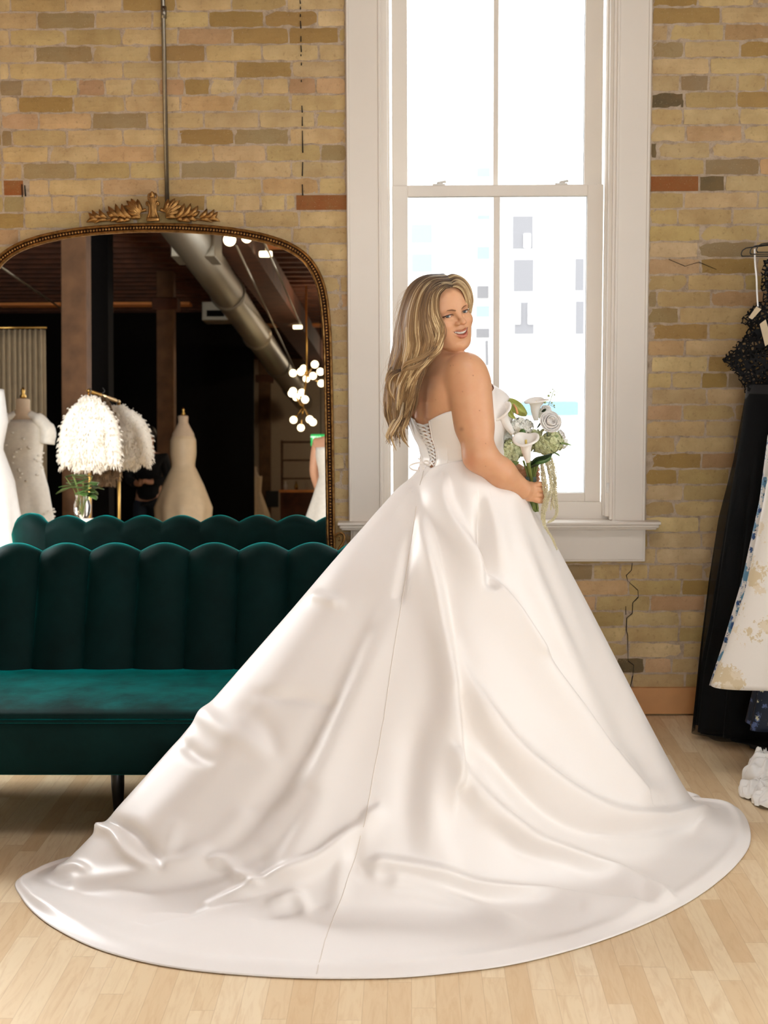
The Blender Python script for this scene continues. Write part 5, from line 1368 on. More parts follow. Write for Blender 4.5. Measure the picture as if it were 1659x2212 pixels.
# anthurium
G = []; 
for i in range(12):
    t = i/11; row = []
    for j in range(11):
        u = (j-5)/5; a = bp(1098,866,0.0)*(1-t)+bp(1138,896,-0.01)*t; w = 0.016*math.sin(PI*min(1,0.12+0.85*t))**0.6
        row.append(a+A([-0.45,-0.2,-0.85])*w*u*1.2+A([0,-1,0.1])*(0.006*math.cos(u*3)+0.002*math.sin(t*14)))
    G.append(row)
m = MB(); m.grid(np.array(G)); an = m.build('anthurium', M_anth, bq, solid=0.0012)
m = MB(); m.tube([bp(1109,873,-0.02), bp(1115,882,-0.03), bp(1118,894,-0.035)], [0.0022,0.0032,0.0036], 8); m.build('spadix', M_spad, an)
leafm([bp(1098,866,-0.005), bp(1098,880,-0.02), bp(1104,896,-0.025), bp(1114,905,-0.02)], 0.009, M_anth, (-0.5,-0.8,0.2), 'anthurium_leaf')
# berry sprig
m = MB(); st = crom([bp(1184,876,0.0), bp(1190,862,-0.005), bp(1194,850,-0.008), bp(1197,843,-0.008)], 5); m.tube(st, 0.0009, 5)
for (x, y, r) in ((1185,855,0.0038),(1177,869,0.0042),(1189,848,0.0022),(1198,853,0.0024),(1194,841,0.0018),(1199,845,0.0015),(1205,849,0.0013),(1192,870,0.0028),(1197,876,0.003),(1198,880,0.002)):
    p = bp(x, y, -0.008); k = np.argmin(((st-p)**2).sum(1)); m.tube([st[k], p], 0.0006, 4); m.ball(p, r, 7, 5)
m.build('bud_sprig', M_bud, bq)
# stems, binding
m = MB()
for k in range(26):
    a = rs.uniform(0, 2*PI); r = 0.0155*math.sqrt(rs.uniform(0,1)); x, y = math.cos(a)*r, math.sin(a)*r; sp = 1.9
    xb = 1153; m.tube(crom([bp(xb+rs.uniform(-1,2),1104+rs.uniform(-6,2),-0.002)+A([x*0.9,y*0.9,0]), bp(1149,1062,0)+A([x*0.8,y*0.8,0]), bp(1148,1030,0)+A([x*0.8,y*0.8,0]), bp(1148,995,0)+A([x*sp,y*sp,0])], 4), rs.uniform(0.0022,0.0042), 7)
m.build('stems', [M_stem], bq)
m = MB(); m.tube([bp(1141,998,-0.075), bp(1144,1016,-0.045), bp(1148,1034,-0.022), bp(1149,1045,-0.015)], [0.0062,0.0060,0.0055,0.005], 10); m.build('calla_stem', M_stem, bq)
m = MB(); m.lathe([(0.0165,-0.012),(0.0172,-0.004),(0.0170,0.010)], bp(1147,1037,0.0), 20); m.build('stem_wrap', M_tape, bq)
# trailing amaranthus
def amar(pts, r0, seed):
    r_ = np.random.RandomState(seed); C = crom([bp(*p) for p in pts], 14); n = len(C); m = MB(); m.tube(C, 0.0018, 5)
    for i in range(0, n):
        t = i/(n-1); R_ = r0*(0.75+0.25*math.sin(t*PI))*(1-0.55*t**3)
        for k in range(11):
            d = r_.normal(0,1,3); d /= np.linalg.norm(d); m.ball(C[i]+d*R_*r_.uniform(0.5,1.0)+A([0,0,r_.uniform(-0.002,0.002)]), r_.uniform(0.0009,0.0017), 4, 3)
    return m.build('trailing_amaranthus', M_amar, bq)
amar([(1170,992,-0.03),(1173,1012,-0.045),(1177,1035,-0.05),(1181,1060,-0.05),(1176,1085,-0.05),(1172,1105,-0.05),(1173,1125,-0.05),(1182,1145,-0.05),(1194,1165,-0.05),(1203,1186,-0.05)], 0.0066, 1)
amar([(1180,990,-0.03),(1186,1015,-0.04),(1190,1040,-0.045),(1188,1065,-0.045),(1181,1090,-0.045),(1176,1110,-0.045),(1177,1130,-0.045)], 0.0066, 2)
amar([(1190,988,-0.02),(1196,1010,-0.03),(1200,1040,-0.035),(1200,1070,-0.035),(1203,1095,-0.035),(1202,1112,-0.035),(1192,1124,-0.035),(1184,1128,-0.035)], 0.0066, 3)
amar([(1174,990,-0.02),(1182,1005,-0.03),(1188,1025,-0.035),(1194,1055,-0.035),(1194,1078,-0.035),(1197,1098,-0.035)], 0.006, 4)
amar([(1168,990,-0.02),(1170,1010,-0.04),(1172,1035,-0.045),(1175,1060,-0.045),(1179,1080,-0.045)], 0.0055, 5)
amar([(1185,990,-0.015),(1192,1015,-0.03),(1197,1045,-0.03),(1193,1075,-0.03),(1190,1100,-0.03)], 0.0055, 6)
# ------------------------------------------------------------------ rail of gowns by the right wall
M_black = simple('black_tulle', (14,14,15), 0.75, 0.15, 30, sheen=0.15, sheenr=0.4)
def mat_sheer():
    n = NT('sheer_tulle'); n.P(col=lin(12,13,13), rough=0.8, spec=0.1); tr = n.node('ShaderNodeBsdfTransparent')
    mx = n.node('ShaderNodeMixShader', {0:0.62}); n.t.links.new(tr.outputs[0], mx.inputs[1]); n.t.links.new(n.b.outputs[0], mx.inputs[2]); n.t.links.new(mx.outputs[0], n.out.inputs[0]); return n.m
M_sheer = mat_sheer()
def mat_lace():
    n = NT('black_lace'); n.P(col=lin(12,12,13), rough=0.7, spec=0.2); tr = n.node('ShaderNodeBsdfTransparent')
    v = n.node('ShaderNodeTexVoronoi', {'Scale':55.0}, feature='DISTANCE_TO_EDGE'); n.set(v, 'Vector', n.obj())
    f = n.ramp(n.math('ADD', v.outputs[0], n.math('MULTIPLY', n.noise(30, 4), 0.35)), [(0.30,(1,1,1)),(0.34,(0.25,)*3)])
    mx = n.node('ShaderNodeMixShader'); n.set(mx, 0, f); n.t.links.new(tr.outputs[0], mx.inputs[1]); n.t.links.new(n.b.outputs[0], mx.inputs[2]); n.t.links.new(mx.outputs[0], n.out.inputs[0]); return n.m
M_lace = mat_lace()
def mat_print(name, bg, cs, scale, thr, rough=0.5):
    n = NT(name); c = lin(bg)
    warp = n.node('ShaderNodeTexNoise', {'Scale':scale*1.6,'Detail':2}); n.set(warp, 'Vector', n.obj())
    vv = n.node('ShaderNodeVectorMath', {0:n.obj(), 1:n.node('ShaderNodeVectorMath', {0:warp.outputs['Color'], 1:(0.5/scale,)*3}, operation='MULTIPLY').outputs[0]}, operation='ADD').outputs[0]
    out = c
    for i, (col, sc, t) in enumerate(cs):
        v = n.node('ShaderNodeTexVoronoi', {'Scale':scale*sc, 'Randomness':1.0}); n.set(v, 'Vector', vv)
        nz = n.noise(scale*7*sc, 4, 0.7); d = n.math('ADD', v.outputs['Distance'], n.math('MULTIPLY', n.math('SUBTRACT', nz, 0.5), 0.9))
        out = n.mix(n.ramp(d, [(t-0.02,(1,1,1)),(t+0.02,(0,0,0))]), out, lin(col))
    return n.P(col=out, rough=rough, spec=0.3, normal=n.bump(n.noise(scale*5, 3), 0.15, 0.003))
M_blue = mat_print('white_blue_floral', (232,230,226), [((92,142,176),1.0,0.42),((38,78,132),1.3,0.32),((30,44,70),2.2,0.16)], 21, 0)
M_navy = mat_print('navy_floral', (20,32,50), [((86,104,150),1.0,0.24),((206,204,176),1.2,0.20)], 26, 0)
M_broc = mat_print('gold_white_brocade', (236,230,220), [((216,198,162),1.0,0.38),((228,214,188),1.8,0.26)], 8, 0, 0.42)
M_ivory = simple('ivory_chiffon', (240,238,234), 0.6, 0.03)
M_wire = simple('black_wire', (15,15,15), 0.4)
RX = 1.62
rack = empty('garment_rack', (RX, 5.25, 0), label='black metal garment rail on posts holding gowns at the right edge by the window wall', cat='rack')
m = MB(); m.tube([(0,-1.0,1.985),(0,0.93,1.985)], 0.014, 12); m.build('rail', M_wire, rack)
for y in (-1.0, 0.93):
    m = MB(); m.tube([(0,y,0.03),(0,y,1.985)], 0.014, 12); m.tube([(-0.26,y,0.02),(0.26,y,0.02)], 0.016, 10); m.build('post', M_wire, rack)
def garment(name, label, cat, cx, Y, levels, mat, nf=9, amp=0.035, depth=0.45, seed=1, hemwave=0.0, group=None, top=None):
    """levels: (z, half width); elliptical section with growing folds"""
    r = empty(name, (cx, Y, 0), label=label, cat=cat, group=group); rs_ = np.random.RandomState(seed)
    zs = np.linspace(levels[0][0], levels[-1][0], 60); lz = [l[0] for l in levels][::-1]; lw = [l[1] for l in levels][::-1]
    a = np.linspace(0, 2*PI, 220, endpoint=False); p1, p2 = rs_.uniform(0, 6, 2); G = []
    for z in zs:
        w = np.interp(z, lz, lw); t = (levels[0][0]-z)/(levels[0][0]-levels[-1][0]); rp = amp*t**1.2*(np.sin(a*nf+p1+0.6*np.sin(a*2))+0.45*np.sin(a*nf*1.7+p2))
        rr = 1+rp/max(w,0.05); G.append(np.stack([w*rr*np.cos(a), w*depth*(1+1.6*rp/max(w,0.05))*np.sin(a), z+hemwave*t**6*np.sin(a*nf*0.5+p1)], 1))
    m = MB(); m.grid(np.array(G), closed_v=True); o = m.build('skirt' if 'gown' in name or 'dress' in name else 'cloth', mat, r, solid=0.002); return r
def hanger(cx, Y, z, w, label, parent=None):
    r = empty('hanger', (cx, Y, 0), label=label, cat='hanger', group=None)
    m = MB(); pts = [(-w,0,z-0.012),(-w-0.004,0,z),(-w+0.008,0,z+0.014),(-w+0.05,0,z+0.022),(-0.01,0,z+0.052),(0,0,z+0.055),(0.01,0,z+0.052),(w-0.05,0,z+0.022),(w-0.008,0,z+0.014),(w+0.004,0,z),(w,0,z-0.012),(w-0.03,0,z-0.013),(0,0,z-0.013),(-w+0.03,0,z-0.013)]
    m.tube(crom(pts, 5, closed=True), 0.0021, 7, closed=True); m.build('arm_wire', M_wire, r)
    m = MB(); zt = 1.999; m.tube(crom([(0,0,z+0.055),(0,0,zt-0.045),(0.012,0,zt-0.035),(0.020,0,zt-0.014),(0.010,0,zt+0.003),(-0.004,0,zt+0.004),(-0.014,0,zt-0.008)], 6), 0.0019, 7); m.build('hook', M_wire, r)
    return r
hz = at(1640, 545, 5.9).z
hanger(RX, 5.92, hz, RX-at(1604,545,5.92).x, 'black wire hanger on the rail nearest the brick wall, loop sticking out furthest left')
hanger(RX, 5.80, hz, RX-at(1623,545,5.80).x, 'black wire hanger, middle of the three loops above the black lace gown')
hanger(RX, 5.68, hz, RX-at(1637,545,5.68).x, 'black wire hanger, rightmost visible loop above the black lace gown')
# black gown: lining, sheer overskirt, lace bodice with a cap sleeve
Yb = 5.88; bx_ = RX; zz = lambda y, Y: at(1600, y, Y).z; hw = lambda x, y, Y: RX-at(x, y, Y).x
bg = garment('black_gown', 'floor-length black tulle gown with lace cap sleeve, hanging nearest the brick wall', 'gown', bx_, Yb,
   [(zz(830,Yb), hw(1614,830,Yb)), (zz(930,Yb), hw(1602,930,Yb)), (zz(1050,Yb), hw(1582,1050,Yb)), (zz(1200,Yb), hw(1560,1200,Yb)), (zz(1350,Yb), hw(1540,1350,Yb)), (zz(1450,Yb), hw(1522,1450,Yb)), (0.03, hw(1512,1545,Yb))], M_black, 11, 0.03, 0.42, 2)
lv = [(zz(850,Yb), hw(1612,850,Yb)), (zz(1000,Yb), hw(1583,1000,Yb)), (zz(1120,Yb), hw(1552,1120,Yb)), (zz(1250,Yb), hw(1532,1250,Yb)), (zz(1400,Yb), hw(1514,1400,Yb)), (0.02, hw(1497,1545,Yb))]
zs = np.linspace(lv[0][0], lv[-1][0], 50); a = np.linspace(0, 2*PI, 180, endpoint=False); G = []
for z in zs:
    w = np.interp(z, [l[0] for l in lv][::-1], [l[1] for l in lv][::-1]); t = (lv[0][0]-z)/lv[0][0]; rp = 0.012*t*np.sin(a*14)
    G.append(np.stack([(w+rp)*np.cos(a), (w*0.5+rp*2)*np.sin(a), 0*a+z], 1))
m = MB(); m.grid(np.array(G), closed_v=True); m.build('overskirt', M_sheer, bg)
LB = [(1655,560),(1650,610),(1655,650),(1640,652),(1622,672),(1606,694),(1620,706),(1616,722),(1600,738),(1586,754),(1567,776),(1578,794),(1592,806),(1606,826),(1614,850)]
G = []
lb = crom([(x,y,0) for x,y in LB], 4)
for i, (x, y, _) in enumerate(lb):
    jit = 0.004*math.sin(i*2.3); p = at(x, y, Yb-0.02); row = []
    for j in range(14):
        t = j/13; xx = (p.x+jit-bx_)*(1-t)+0.0*t; row.append((xx, -0.03-0.05*math.sin(t*PI*0.5)-0.012*math.sin(i*0.4+t*5), p.z))
    for j in range(13, -1, -1):
        t = j/13; xx = (p.x+jit-bx_)*(1-t); row.append((xx, 0.03+0.03*math.sin(t*PI*0.5), p.z))
    G.append(row)
G = np.array(G); m = MB(); m.grid(G); G2 = G.copy(); G2[...,0] *= -1; m.grid(G2); m.build('lace_bodice', M_lace, bg)
G3 = G[:, 5:14].copy(); m = MB(); m.grid(G3+A([0,-0.004,0])); m.build('bodice_lining', M_black, bg)
m = MB()
for k in range(10): m.ball((at(1653-0.2*k, 566+k*12, Yb-0.05).x-bx_, -0.075, at(1653, 566+k*12, Yb-0.05).z), 0.004, 6, 5)
m.build('bead_strap', M_black, bg)
m = MB(); ribbon(m, [(lambda p:(p.x-bx_, -0.03, p.z))(at(x,y,Yb-0.03)) for x,y in ((1630,538),(1631,570),(1634,600),(1635,630),(1637,662))], 0.006, (1,0,0)); m.build('hanging_loop', M_ivory, bg)
def card(pts, Y, mat, name, parent):
    P = [at(x, y, Y) for x, y in pts]; o = parent.location; n = len(P); m = MB()
    m.add([(p.x-o.x, p.y-o.y, p.z) for p in P]+[(p.x-o.x, p.y-o.y+0.0015, p.z) for p in P], [tuple(range(n)), tuple(range(n,2*n))[::-1]]+[(i,(i+1)%n,(i+1)%n+n,i+n) for i in range(n)]); return m.build(name, mat, parent, smooth=False)
M_card = simple('cream_card', (206,186,152), 0.6)
card([(1641,700),(1654,690),(1668,738),(1653,748)], Yb-0.10, M_card, 'swing_tag', bg)
card([(1634,662),(1645,668),(1625,690),(1617,686)], Yb-0.06, M_card, 'inner_label', bg)
# black hem spilling on the floor
G = []; rs_ = np.random.RandomState(8)
for i in range(26):
    t = i/25; row = []
    for j in range(60):
        a = 2*PI*j/60; R_ = (0.50+0.05*math.sin(a*5)+0.02*math.sin(a*13))*(0.55+0.45*t); row.append((R_*math.cos(a)*0.98+0.05, R_*math.sin(a)*0.52-0.03, 0.012+0.05*(1-t)*(1+0.5*math.sin(a*11))))
    G.append(row)
m = MB(); m.grid(np.array(G), closed_v=True); m.build('hem', M_black, bg, solid=0.002)
m = MB(); P = [at(x,y,5.85)-bg.location for x, y in ((1482,1545),(1500,1538),(1520,1545))]
Y2 = 5.52
fl = garment('floral_gown', 'white gown with blue floral print, hanging between the black gown and the gold brocade gown', 'gown', RX, Y2,
   [(1.35, 0.16),(zz(940,Y2), hw(1659,940,Y2)), (zz(1080,Y2), hw(1641,1080,Y2)), (zz(1250,Y2), hw(1604,1250,Y2)), (zz(1390,Y2), hw(1562,1390,Y2)), (zz(1478,Y2), hw(1533,1478,Y2))], M_blue, 8, 0.018, 0.25, 4, 0.01)
Y3 = 5.24
br = garment('brocade_gown', 'white gown with gold leaf brocade hanging in front of the blue floral gown', 'gown', RX, Y3,
   [(1.30, 0.16),(zz(1020,Y3), hw(1661,1020,Y3)), (zz(1150,Y3), hw(1636,1150,Y3)), (zz(1280,Y3), hw(1608,1280,Y3)), (zz(1400,Y3), hw(1566,1400,Y3)), (zz(1472,Y3), hw(1535,1472,Y3))], M_broc, 6, 0.022, 0.30, 9, 0.012)
Y4 = 5.38
nv_ = garment('navy_floral_dress', 'navy dress with small pale floral print, its hem showing below the brocade gown', 'dress', RX, Y4,
   [(1.25, 0.12), (1.0, 0.17), (0.6, 0.34), (zz(1500,Y4), hw(1628,1500,Y4)), (zz(1566,Y4), hw(1613,1566,Y4))], M_navy, 9, 0.010, 0.35, 5, 0.01)
for g_, Y_ in ((fl,Y2),(br,Y3),(nv_,Y4)):
    m = MB()
    for s in (-1,1): m.tube([(s*0.10,0,1.24),(s*0.11,0,1.55),(s*0.09,0,hz-0.01)], 0.005, 6)
    m.lathe([(0.115,1.24-1.3),(0.15,0.0),(0.155,0.10),(0.13,0.22)], (0,0,1.27), 30, 1.0, 0.4); m.build('bodice', g_.children[0].data.materials[0] if g_.children else M_ivory, g_)
    hanger(RX, Y_, hz, 0.19, {Y2:'black wire hanger carrying the blue floral gown',Y3:'black wire hanger carrying the gold brocade gown',Y4:'black wire hanger carrying the navy floral dress'}[Y_])
# ivory gown whose ruffled train spills into view
Y5 = 4.62
iv = garment('ruffled_gown', 'white ruffled chiffon gown at the right edge, its crumpled train spilling on the floor', 'gown', RX+0.02, Y5, [(1.4,0.13),(1.1,0.17),(0.6,0.30),(0.12,0.40)], M_ivory, 12, 0.02, 0.4, 6)
hanger(RX+0.02, Y5, hz, 0.19, 'black wire hanger carrying the white ruffled gown')
m = MB()
for s in (-1,1): m.tube([(s*0.11,0,1.38),(s*0.11,0,1.6),(s*0.09,0,hz-0.01)], 0.005, 6)
m.build('strap', M_ivory, iv)
rs_ = np.random.RandomState(3); m = MB(); o = A(iv.location)
c0 = A(atz(1668, 1720, 0)); 
def crumple(c, R_, H_, seed, n=44):
    r_ = np.random.RandomState(seed); k_ = [(r_.uniform(4,16), r_.uniform(0,6), r_.uniform(0,6), r_.uniform(0.4,1)) for _ in range(7)]; G = []
    for i in range(n):
        ph = PI*0.5*i/(n-1); row = []
        for j in range(90):
            a = 2*PI*j/90; nz = sum(w*math.sin(f*a*0.5*2/2+p+q*math.sin(ph*4+p)) for f, p, q, w in k_)/4
            nz = sum(w*math.sin(round(f)*a+p+2.2*math.sin(ph*3+q)) for f, p, q, w in k_)/3.2
            rr = 1+0.13*nz*math.sin(ph)**0.6; row.append((c[0]+R_[0]*math.sin(ph)*math.cos(a)*rr, c[1]+R_[1]*math.sin(ph)*math.sin(a)*rr, 0.006+H_*math.cos(ph)**0.8*(1+0.25*nz)+0.012*max(0,nz)*math.sin(ph)))
        G.append(row)
    m.grid(np.array(G), closed_v=True)
crumple(A(atz(1672,1700,0))-o, (0.105,0.13), 0.10, 3); crumple(A(atz(1690,1740,0))-o, (0.10,0.07), 0.05, 9); crumple(A(atz(1640,1722,0))-o, (0.068,0.055), 0.05, 12); crumple(A(atz(1648,1690,0))-o, (0.052,0.07), 0.095, 22)
m.build('ruffled_train', M_ivory, iv)
# ------------------------------------------------------------------ the shop floor behind the camera, seen in the mirror
NM = np.array([0, math.cos(LEAN), -math.sin(LEAN)]); PM = np.array(mirror.location)
def mv(px, py, Yv):
    """place in the room of a thing that the mirror shows at this point of the photo, Yv metres along the folded sight line"""
    p = np.array(at(px, py, Yv)); return Vector((p-2*np.dot(p-PM, NM)*NM).tolist())
def mscale(Yv): return FPX/Yv
M_post = simple('old_timber_post', (98,68,42), 0.85, 0.25, 6, bump=0.4, bscale=18)
M_joist = simple('joist_timber', (84,46,24), 0.8, 0.35, 5)
M_board = simple('lamplit_board', (235,150,78), 0.7, 0.15, 4)  # lamp glow on the boards is put into this bright orange
M_duct = NT('duct_steel').P(col=lin(132,124,108), rough=0.42, metal=0.75)
M_linen = simple('linen_curtain', (158,140,112), 0.85, 0.1, 9)
M_gownw = simple('lace_gown_white', (236,230,218), 0.6, 0.05, 30, bump=0.5, bscale=45)
M_gownc = simple('cream_satin_gown', (224,200,164), 0.45, 0.05, 12)
M_form = simple('dress_form_linen', (212,188,160), 0.7, 0.05)
M_brass = NT('brass').P(col=lin(196,156,86), rough=0.3, metal=1.0)
def emis(name, col, s):
    n = NT(name); return n.P(col=(*col,1), emc=(*col,1), ems=s)
M_bulb = emis('lamp_globe_glow', (1.0,0.80,0.50), 7.0)
M_exit = emis('exit_green_glow', (0.04,0.62,0.15), 0.9)
# joists and boards whose bright colour stands in for lamplight
m = MB(); y = 5.6
while y > FY+0.3: m.box(XL, XR, y, y+0.09, HC-0.20, HC+0.005); y -= 0.42
o = m.build('trim_1', M_joist, smooth=False); o['kind'] = 'structure'
m = MB()
for X in (-1.9, ): m.box(X-0.19, X+0.19, FY+0.1, 6.1, HC-0.55, HC-0.19, 0.01)
o = m.build('trim_2', M_joist, smooth=False); o['kind'] = 'structure'
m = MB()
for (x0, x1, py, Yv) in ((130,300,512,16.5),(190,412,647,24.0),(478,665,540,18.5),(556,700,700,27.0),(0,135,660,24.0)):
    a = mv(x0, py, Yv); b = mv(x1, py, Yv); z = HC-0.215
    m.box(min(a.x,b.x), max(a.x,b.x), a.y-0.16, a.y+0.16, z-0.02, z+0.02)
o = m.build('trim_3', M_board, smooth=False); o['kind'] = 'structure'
# posts
for (px, Yv, w, lab) in ((166,13.6,0.225,'weathered square timber post nearest the gowns, behind the fur rail'),(360,20.5,0.23,'timber post between the person in black and the cream gown'),
        (453,26.0,0.26,'third timber post in the row, right of the cream gown'),(528,31.0,0.25,'fourth timber post in the row, deeper in the shop'),(572,33.5,0.25,'furthest timber post, in front of the beige wall')):
    p = mv(px, 900, Yv); r = empty('timber_post', (p.x, p.y, 0), label=lab, cat='post', group=None)
    MB().box(-w/2, w/2, -w/2, w/2, 0, HC-0.20, 0.012).build('shaft', M_post, r, smooth=False)
    m = MB(); m.box(-w*0.75, w*0.75, -w*0.62, w*0.62, HC-0.72, HC-0.56, 0.01); m.build('capital', M_joist, r, smooth=False)
# black partitions and curtain wall
def slab(name, x0, x1, y, z0, z1, mat, th=0.1):
    o = MB().box(x0, x1, y-th, y, z0, z1).build(name, mat, smooth=False); o['kind'] = 'structure'; return o
yb = mv(300, 900, 25).y
slab('wall_black', XL+0.02, mv(548, 900, 25).x, yb, 0, HC-0.2, M_darkwall)
slab('wall_beige', mv(560, 900, 33).x, XR-0.02, mv(600,900,34.2).y, 0, 2.75, M_beige)
slab('trim_5', mv(205,900,15.5).x-0.14, mv(205,900,15.5).x+0.14, mv(205,900,15.5).y, 0, HC-0.2, M_darkwall, 0.28)
# duct
pa = mv(408, 512, 15.0); pb = mv(655, 868, 33.0); du = empty('spiral_duct', (0,0,0), label='grey spiral ventilation duct running diagonally below the dark timber ceiling', cat='duct')
ext = pa+(pa-pb).normalized()*3.0; m = MB(); n = 150; P = [ext.lerp(pb, i/n) for i in range(n+1)]
m.tube(P, [0.19+0.004*(i%2) for i in range(n+1)], 24); m.build('duct_pipe', M_duct, du, auto=40)
for t in (0.30, 0.48, 0.66, 0.84):
    p = ext.lerp(pb, t); q = ext.lerp(pb, t+0.006); m = MB(); m.tube([p, q], 0.215, 24); m.build('coupling_band', M_duct, du)
for (px, py, Yv, s) in ((425,525,15.5,0.20),(470,672,21.0,0.17)):
    p = mv(px, py, Yv); m = MB(); m.box(p.x-s*1.1, p.x+s*1.1, p.y-s*1.4, p.y+s*1.4, p.z-s*0.9, p.z+s*0.6, 0.01); b = m.build('vent_box', M_duct, du, smooth=False)
    m = MB(); m.box(p.x-s*0.7, p.x+s*0.7, p.y+s*1.4, p.y+s*1.4+0.005, p.z-s*0.6, p.z-s*0.1); m.build('grille', M_darkwall, b, smooth=False)
# globe pendants, bulb chandelier, track
def globe(px, py, Yv, r, lab, grp=None):
    p = mv(px, py, Yv); o = empty('globe_pendant', p, label=lab, cat='lamp', group=grp)
    m = MB(); m.ball((0,0,0), r, 16, 12); m.build('glass_globe', M_bulb, o); m = MB(); m.tube([(0,0,r),(0,0,HC-0.2-p.z)], 0.006, 6); m.lathe([(0.03,r-0.01),(0.035,r+0.04),(0.012,r+0.06)], (0,0,0), 12); m.build('stem', M_brass, o)
globe(496, 518, 13.5, 0.055, 'round glass globe lamp hanging under the ceiling, left one of the pair'); globe(533, 513, 14.5, 0.05, 'round glass globe lamp hanging under the ceiling, right one of the pair')
for (px, py, Yv, lab) in ((574,549,17,'small bright lamp on the ceiling track nearest the globe lamps'),(643,706,24,'small bright lamp on the ceiling track further back')):
    p = mv(px, py, Yv); o = empty('track_lamp', p, label=lab, cat='lamp'); m = MB(); m.box(-0.07, 0.07, -0.03, 0.03, -0.03, 0.03, 0.01); m.build('lamp_head', M_bulb, o); m = MB(); m.tube([(0,0,0.03),(0,0,HC-0.2-p.z)], 0.006, 6); m.build('stem', M_duct, o)
for i, (x0, y0, Ya, x1, y1, Yb2, lab) in enumerate(((510,530,14,640,805,32,'thin metal rod running back below the ceiling beside the globe lamps'),(565,510,14,680,770,32,'thin metal rod running back below the ceiling, right of the other'),(0,575,14,130,665,22,'thin pale rod slanting under the ceiling at the left of the mirror view'))):
    m = MB(); m.tube([mv(x0,y0,Ya), mv(x1,y1,Yb2)], 0.012, 6); o = m.build('ceiling_rod', M_duct); tag(o, lab, 'rod')
ch0 = mv(655, 850, 22.0); ch = empty('chandelier', ch0, label='branching brass chandelier with many round glowing bulbs at the right of the mirror view', cat='chandelier')
BL = [(633,806),(656,796),(680,787),(692,803),(662,818),(650,803),(676,812),(694,828),(633,845),(630,850),(652,848),(659,863),(634,907),(650,924),(669,906),(676,912),(640,858)]
hub = mv(655, 880, 22.0)-ch0; hub2 = mv(662, 812, 22.0)-ch0
m = MB()
for k, (x, y) in enumerate(BL):
    p = mv(x, y, 22.0+0.5*math.sin(k*2.1))-ch0; b = MB(); b.ball(p, 0.052, 12, 9); b.build('bulb', M_bulb, ch)
    m.tube([p, (hub2 if y < 835 else hub)], 0.008, 6)
m.tube([hub, hub2, (hub2.x, hub2.y, HC-0.2-ch0.z)], 0.014, 8); m.build('branches', M_brass, ch)
# curtain
c0 = mv(0, 715, 15.6); zt = mv(50, 712, 15.6).z
cu = empty('curtain', (mv(40,900,15.6).x, mv(40,900,15.6).y, 0), label='beige linen curtain hanging in long folds behind the white lace gown', cat='curtain')
xa = mv(-60,900,15.6).x-cu.location.x; xb = mv(98,900,15.6).x-cu.location.x; G = []
for i in range(20):
    z = zt*(i/19); G.append([(xa+(xb-xa)*j/160*(1+0.02*(1-i/19)), 0.035*math.sin(j*0.55+0.5*math.sin(j*0.11)+0.3*math.sin(i*0.3)), z+0.01) for j in range(161)])
m = MB(); m.grid(np.array(G)); m.build('cloth', M_linen, cu, solid=0.004)
m = MB(); m.tube([(xa-0.3,0,zt+0.03),(xb+0.02,0,zt+0.03)], 0.013, 8); m.build('curtain_rod', M_brass, cu)
# gowns on dress forms
def dressform(px, pyb, Yv, sc_, label, prof, mat, rz=0, neck=True, bulge=0.0, name='dress_form'):
    """prof: (height m, half width m)"""
    p = mv(px, pyb, Yv); r = empty(name, (p.x, p.y, 0), rz, label=label, cat='gown on a dress form')
    a = np.linspace(0, 2*PI, 120, endpoint=False); G = []
    hs = np.linspace(prof[0][0], prof[-1][0], 50); pz = [q[0] for q in prof]; pw = [q[1] for q in prof]
    for h in hs:
        w = np.interp(h, pz, pw); t = max(0, 1-h/1.05); rp = 0.035*t*np.sin(a*9+1)+0.02*t*np.sin(a*5)
        G.append(np.stack([(w+rp)*np.cos(a), (w*(0.72+0.2*t)+rp)*np.sin(a)+bulge*t*t*0.5, 0*a+h], 1))
    m = MB(); m.grid(np.array(G), closed_v=True); m.build('gown', mat, r, solid=0.003)
    h1 = prof[-1][0]; m = MB(); m.lathe([(0.105,h1-0.38),(0.13,h1-0.14),(0.115,h1-0.03),(0.07,h1+0.06),(0.052,h1+0.10),(0.055,h1+0.17),(0.045,h1+0.18)], (0,0,0), 28, 1.1, 0.75); m.build('torso_form', M_form, r)
    m = MB(); m.lathe([(0.02,0),(0.03,0.02),(0.012,0.045),(0.02,0.06),(0.014,0.085),(0.004,0.095)], (0,0,h1+0.18), 14); m.build('finial', M_brass, r)
    for s in (-1,1):
        m = MB(); m.tube(crom([(s*0.06,0,h1+0.04),(s*0.14,0.02,h1+0.0),(s*0.205,0.0,h1-0.09),(s*0.20,0.0,h1-0.20)],5), [0.05]*4+[0.07]*5+[0.085]*4+[0.08]*3, 12, sy=0.8); m.build('sleeve', mat, r) if mat is M_gownw else None
    m = MB(); m.tube([(0,0,0.02),(0,0,h1-0.3)], 0.015, 8)
    m.lathe([(0.20,0.0),(0.19,0.02),(0.03,0.035)], (0,0,0), 20); m.build('stand', M_wire, r)
    return r
g1 = dressform(50, 950, 12.7, 1, 'white lace gown with puff sleeves on a dress form, in front of the beige curtain', [(0.02,0.34),(0.6,0.27),(1.0,0.21),(1.22,0.15),(1.38,0.17),(1.50,0.17),(1.57,0.12)], M_gownw)
g2 = dressform(-34, 950, 11.6, 1, 'white gown on a dress form at the far left edge of the mirror', [(0.02,0.46),(0.6,0.30),(1.05,0.23),(1.3,0.14),(1.5,0.18),(1.75,0.15)], M_ivory)
g3 = dressform(396, 1000, 17.5, 1, 'cream satin gown with full skirt on a dress form, right of person in black', [(0.02,0.34),(0.55,0.30),(0.80,0.33),(1.05,0.24),(1.28,0.13),(1.42,0.15),(1.60,0.145),(1.68,0.06)], M_gownc)
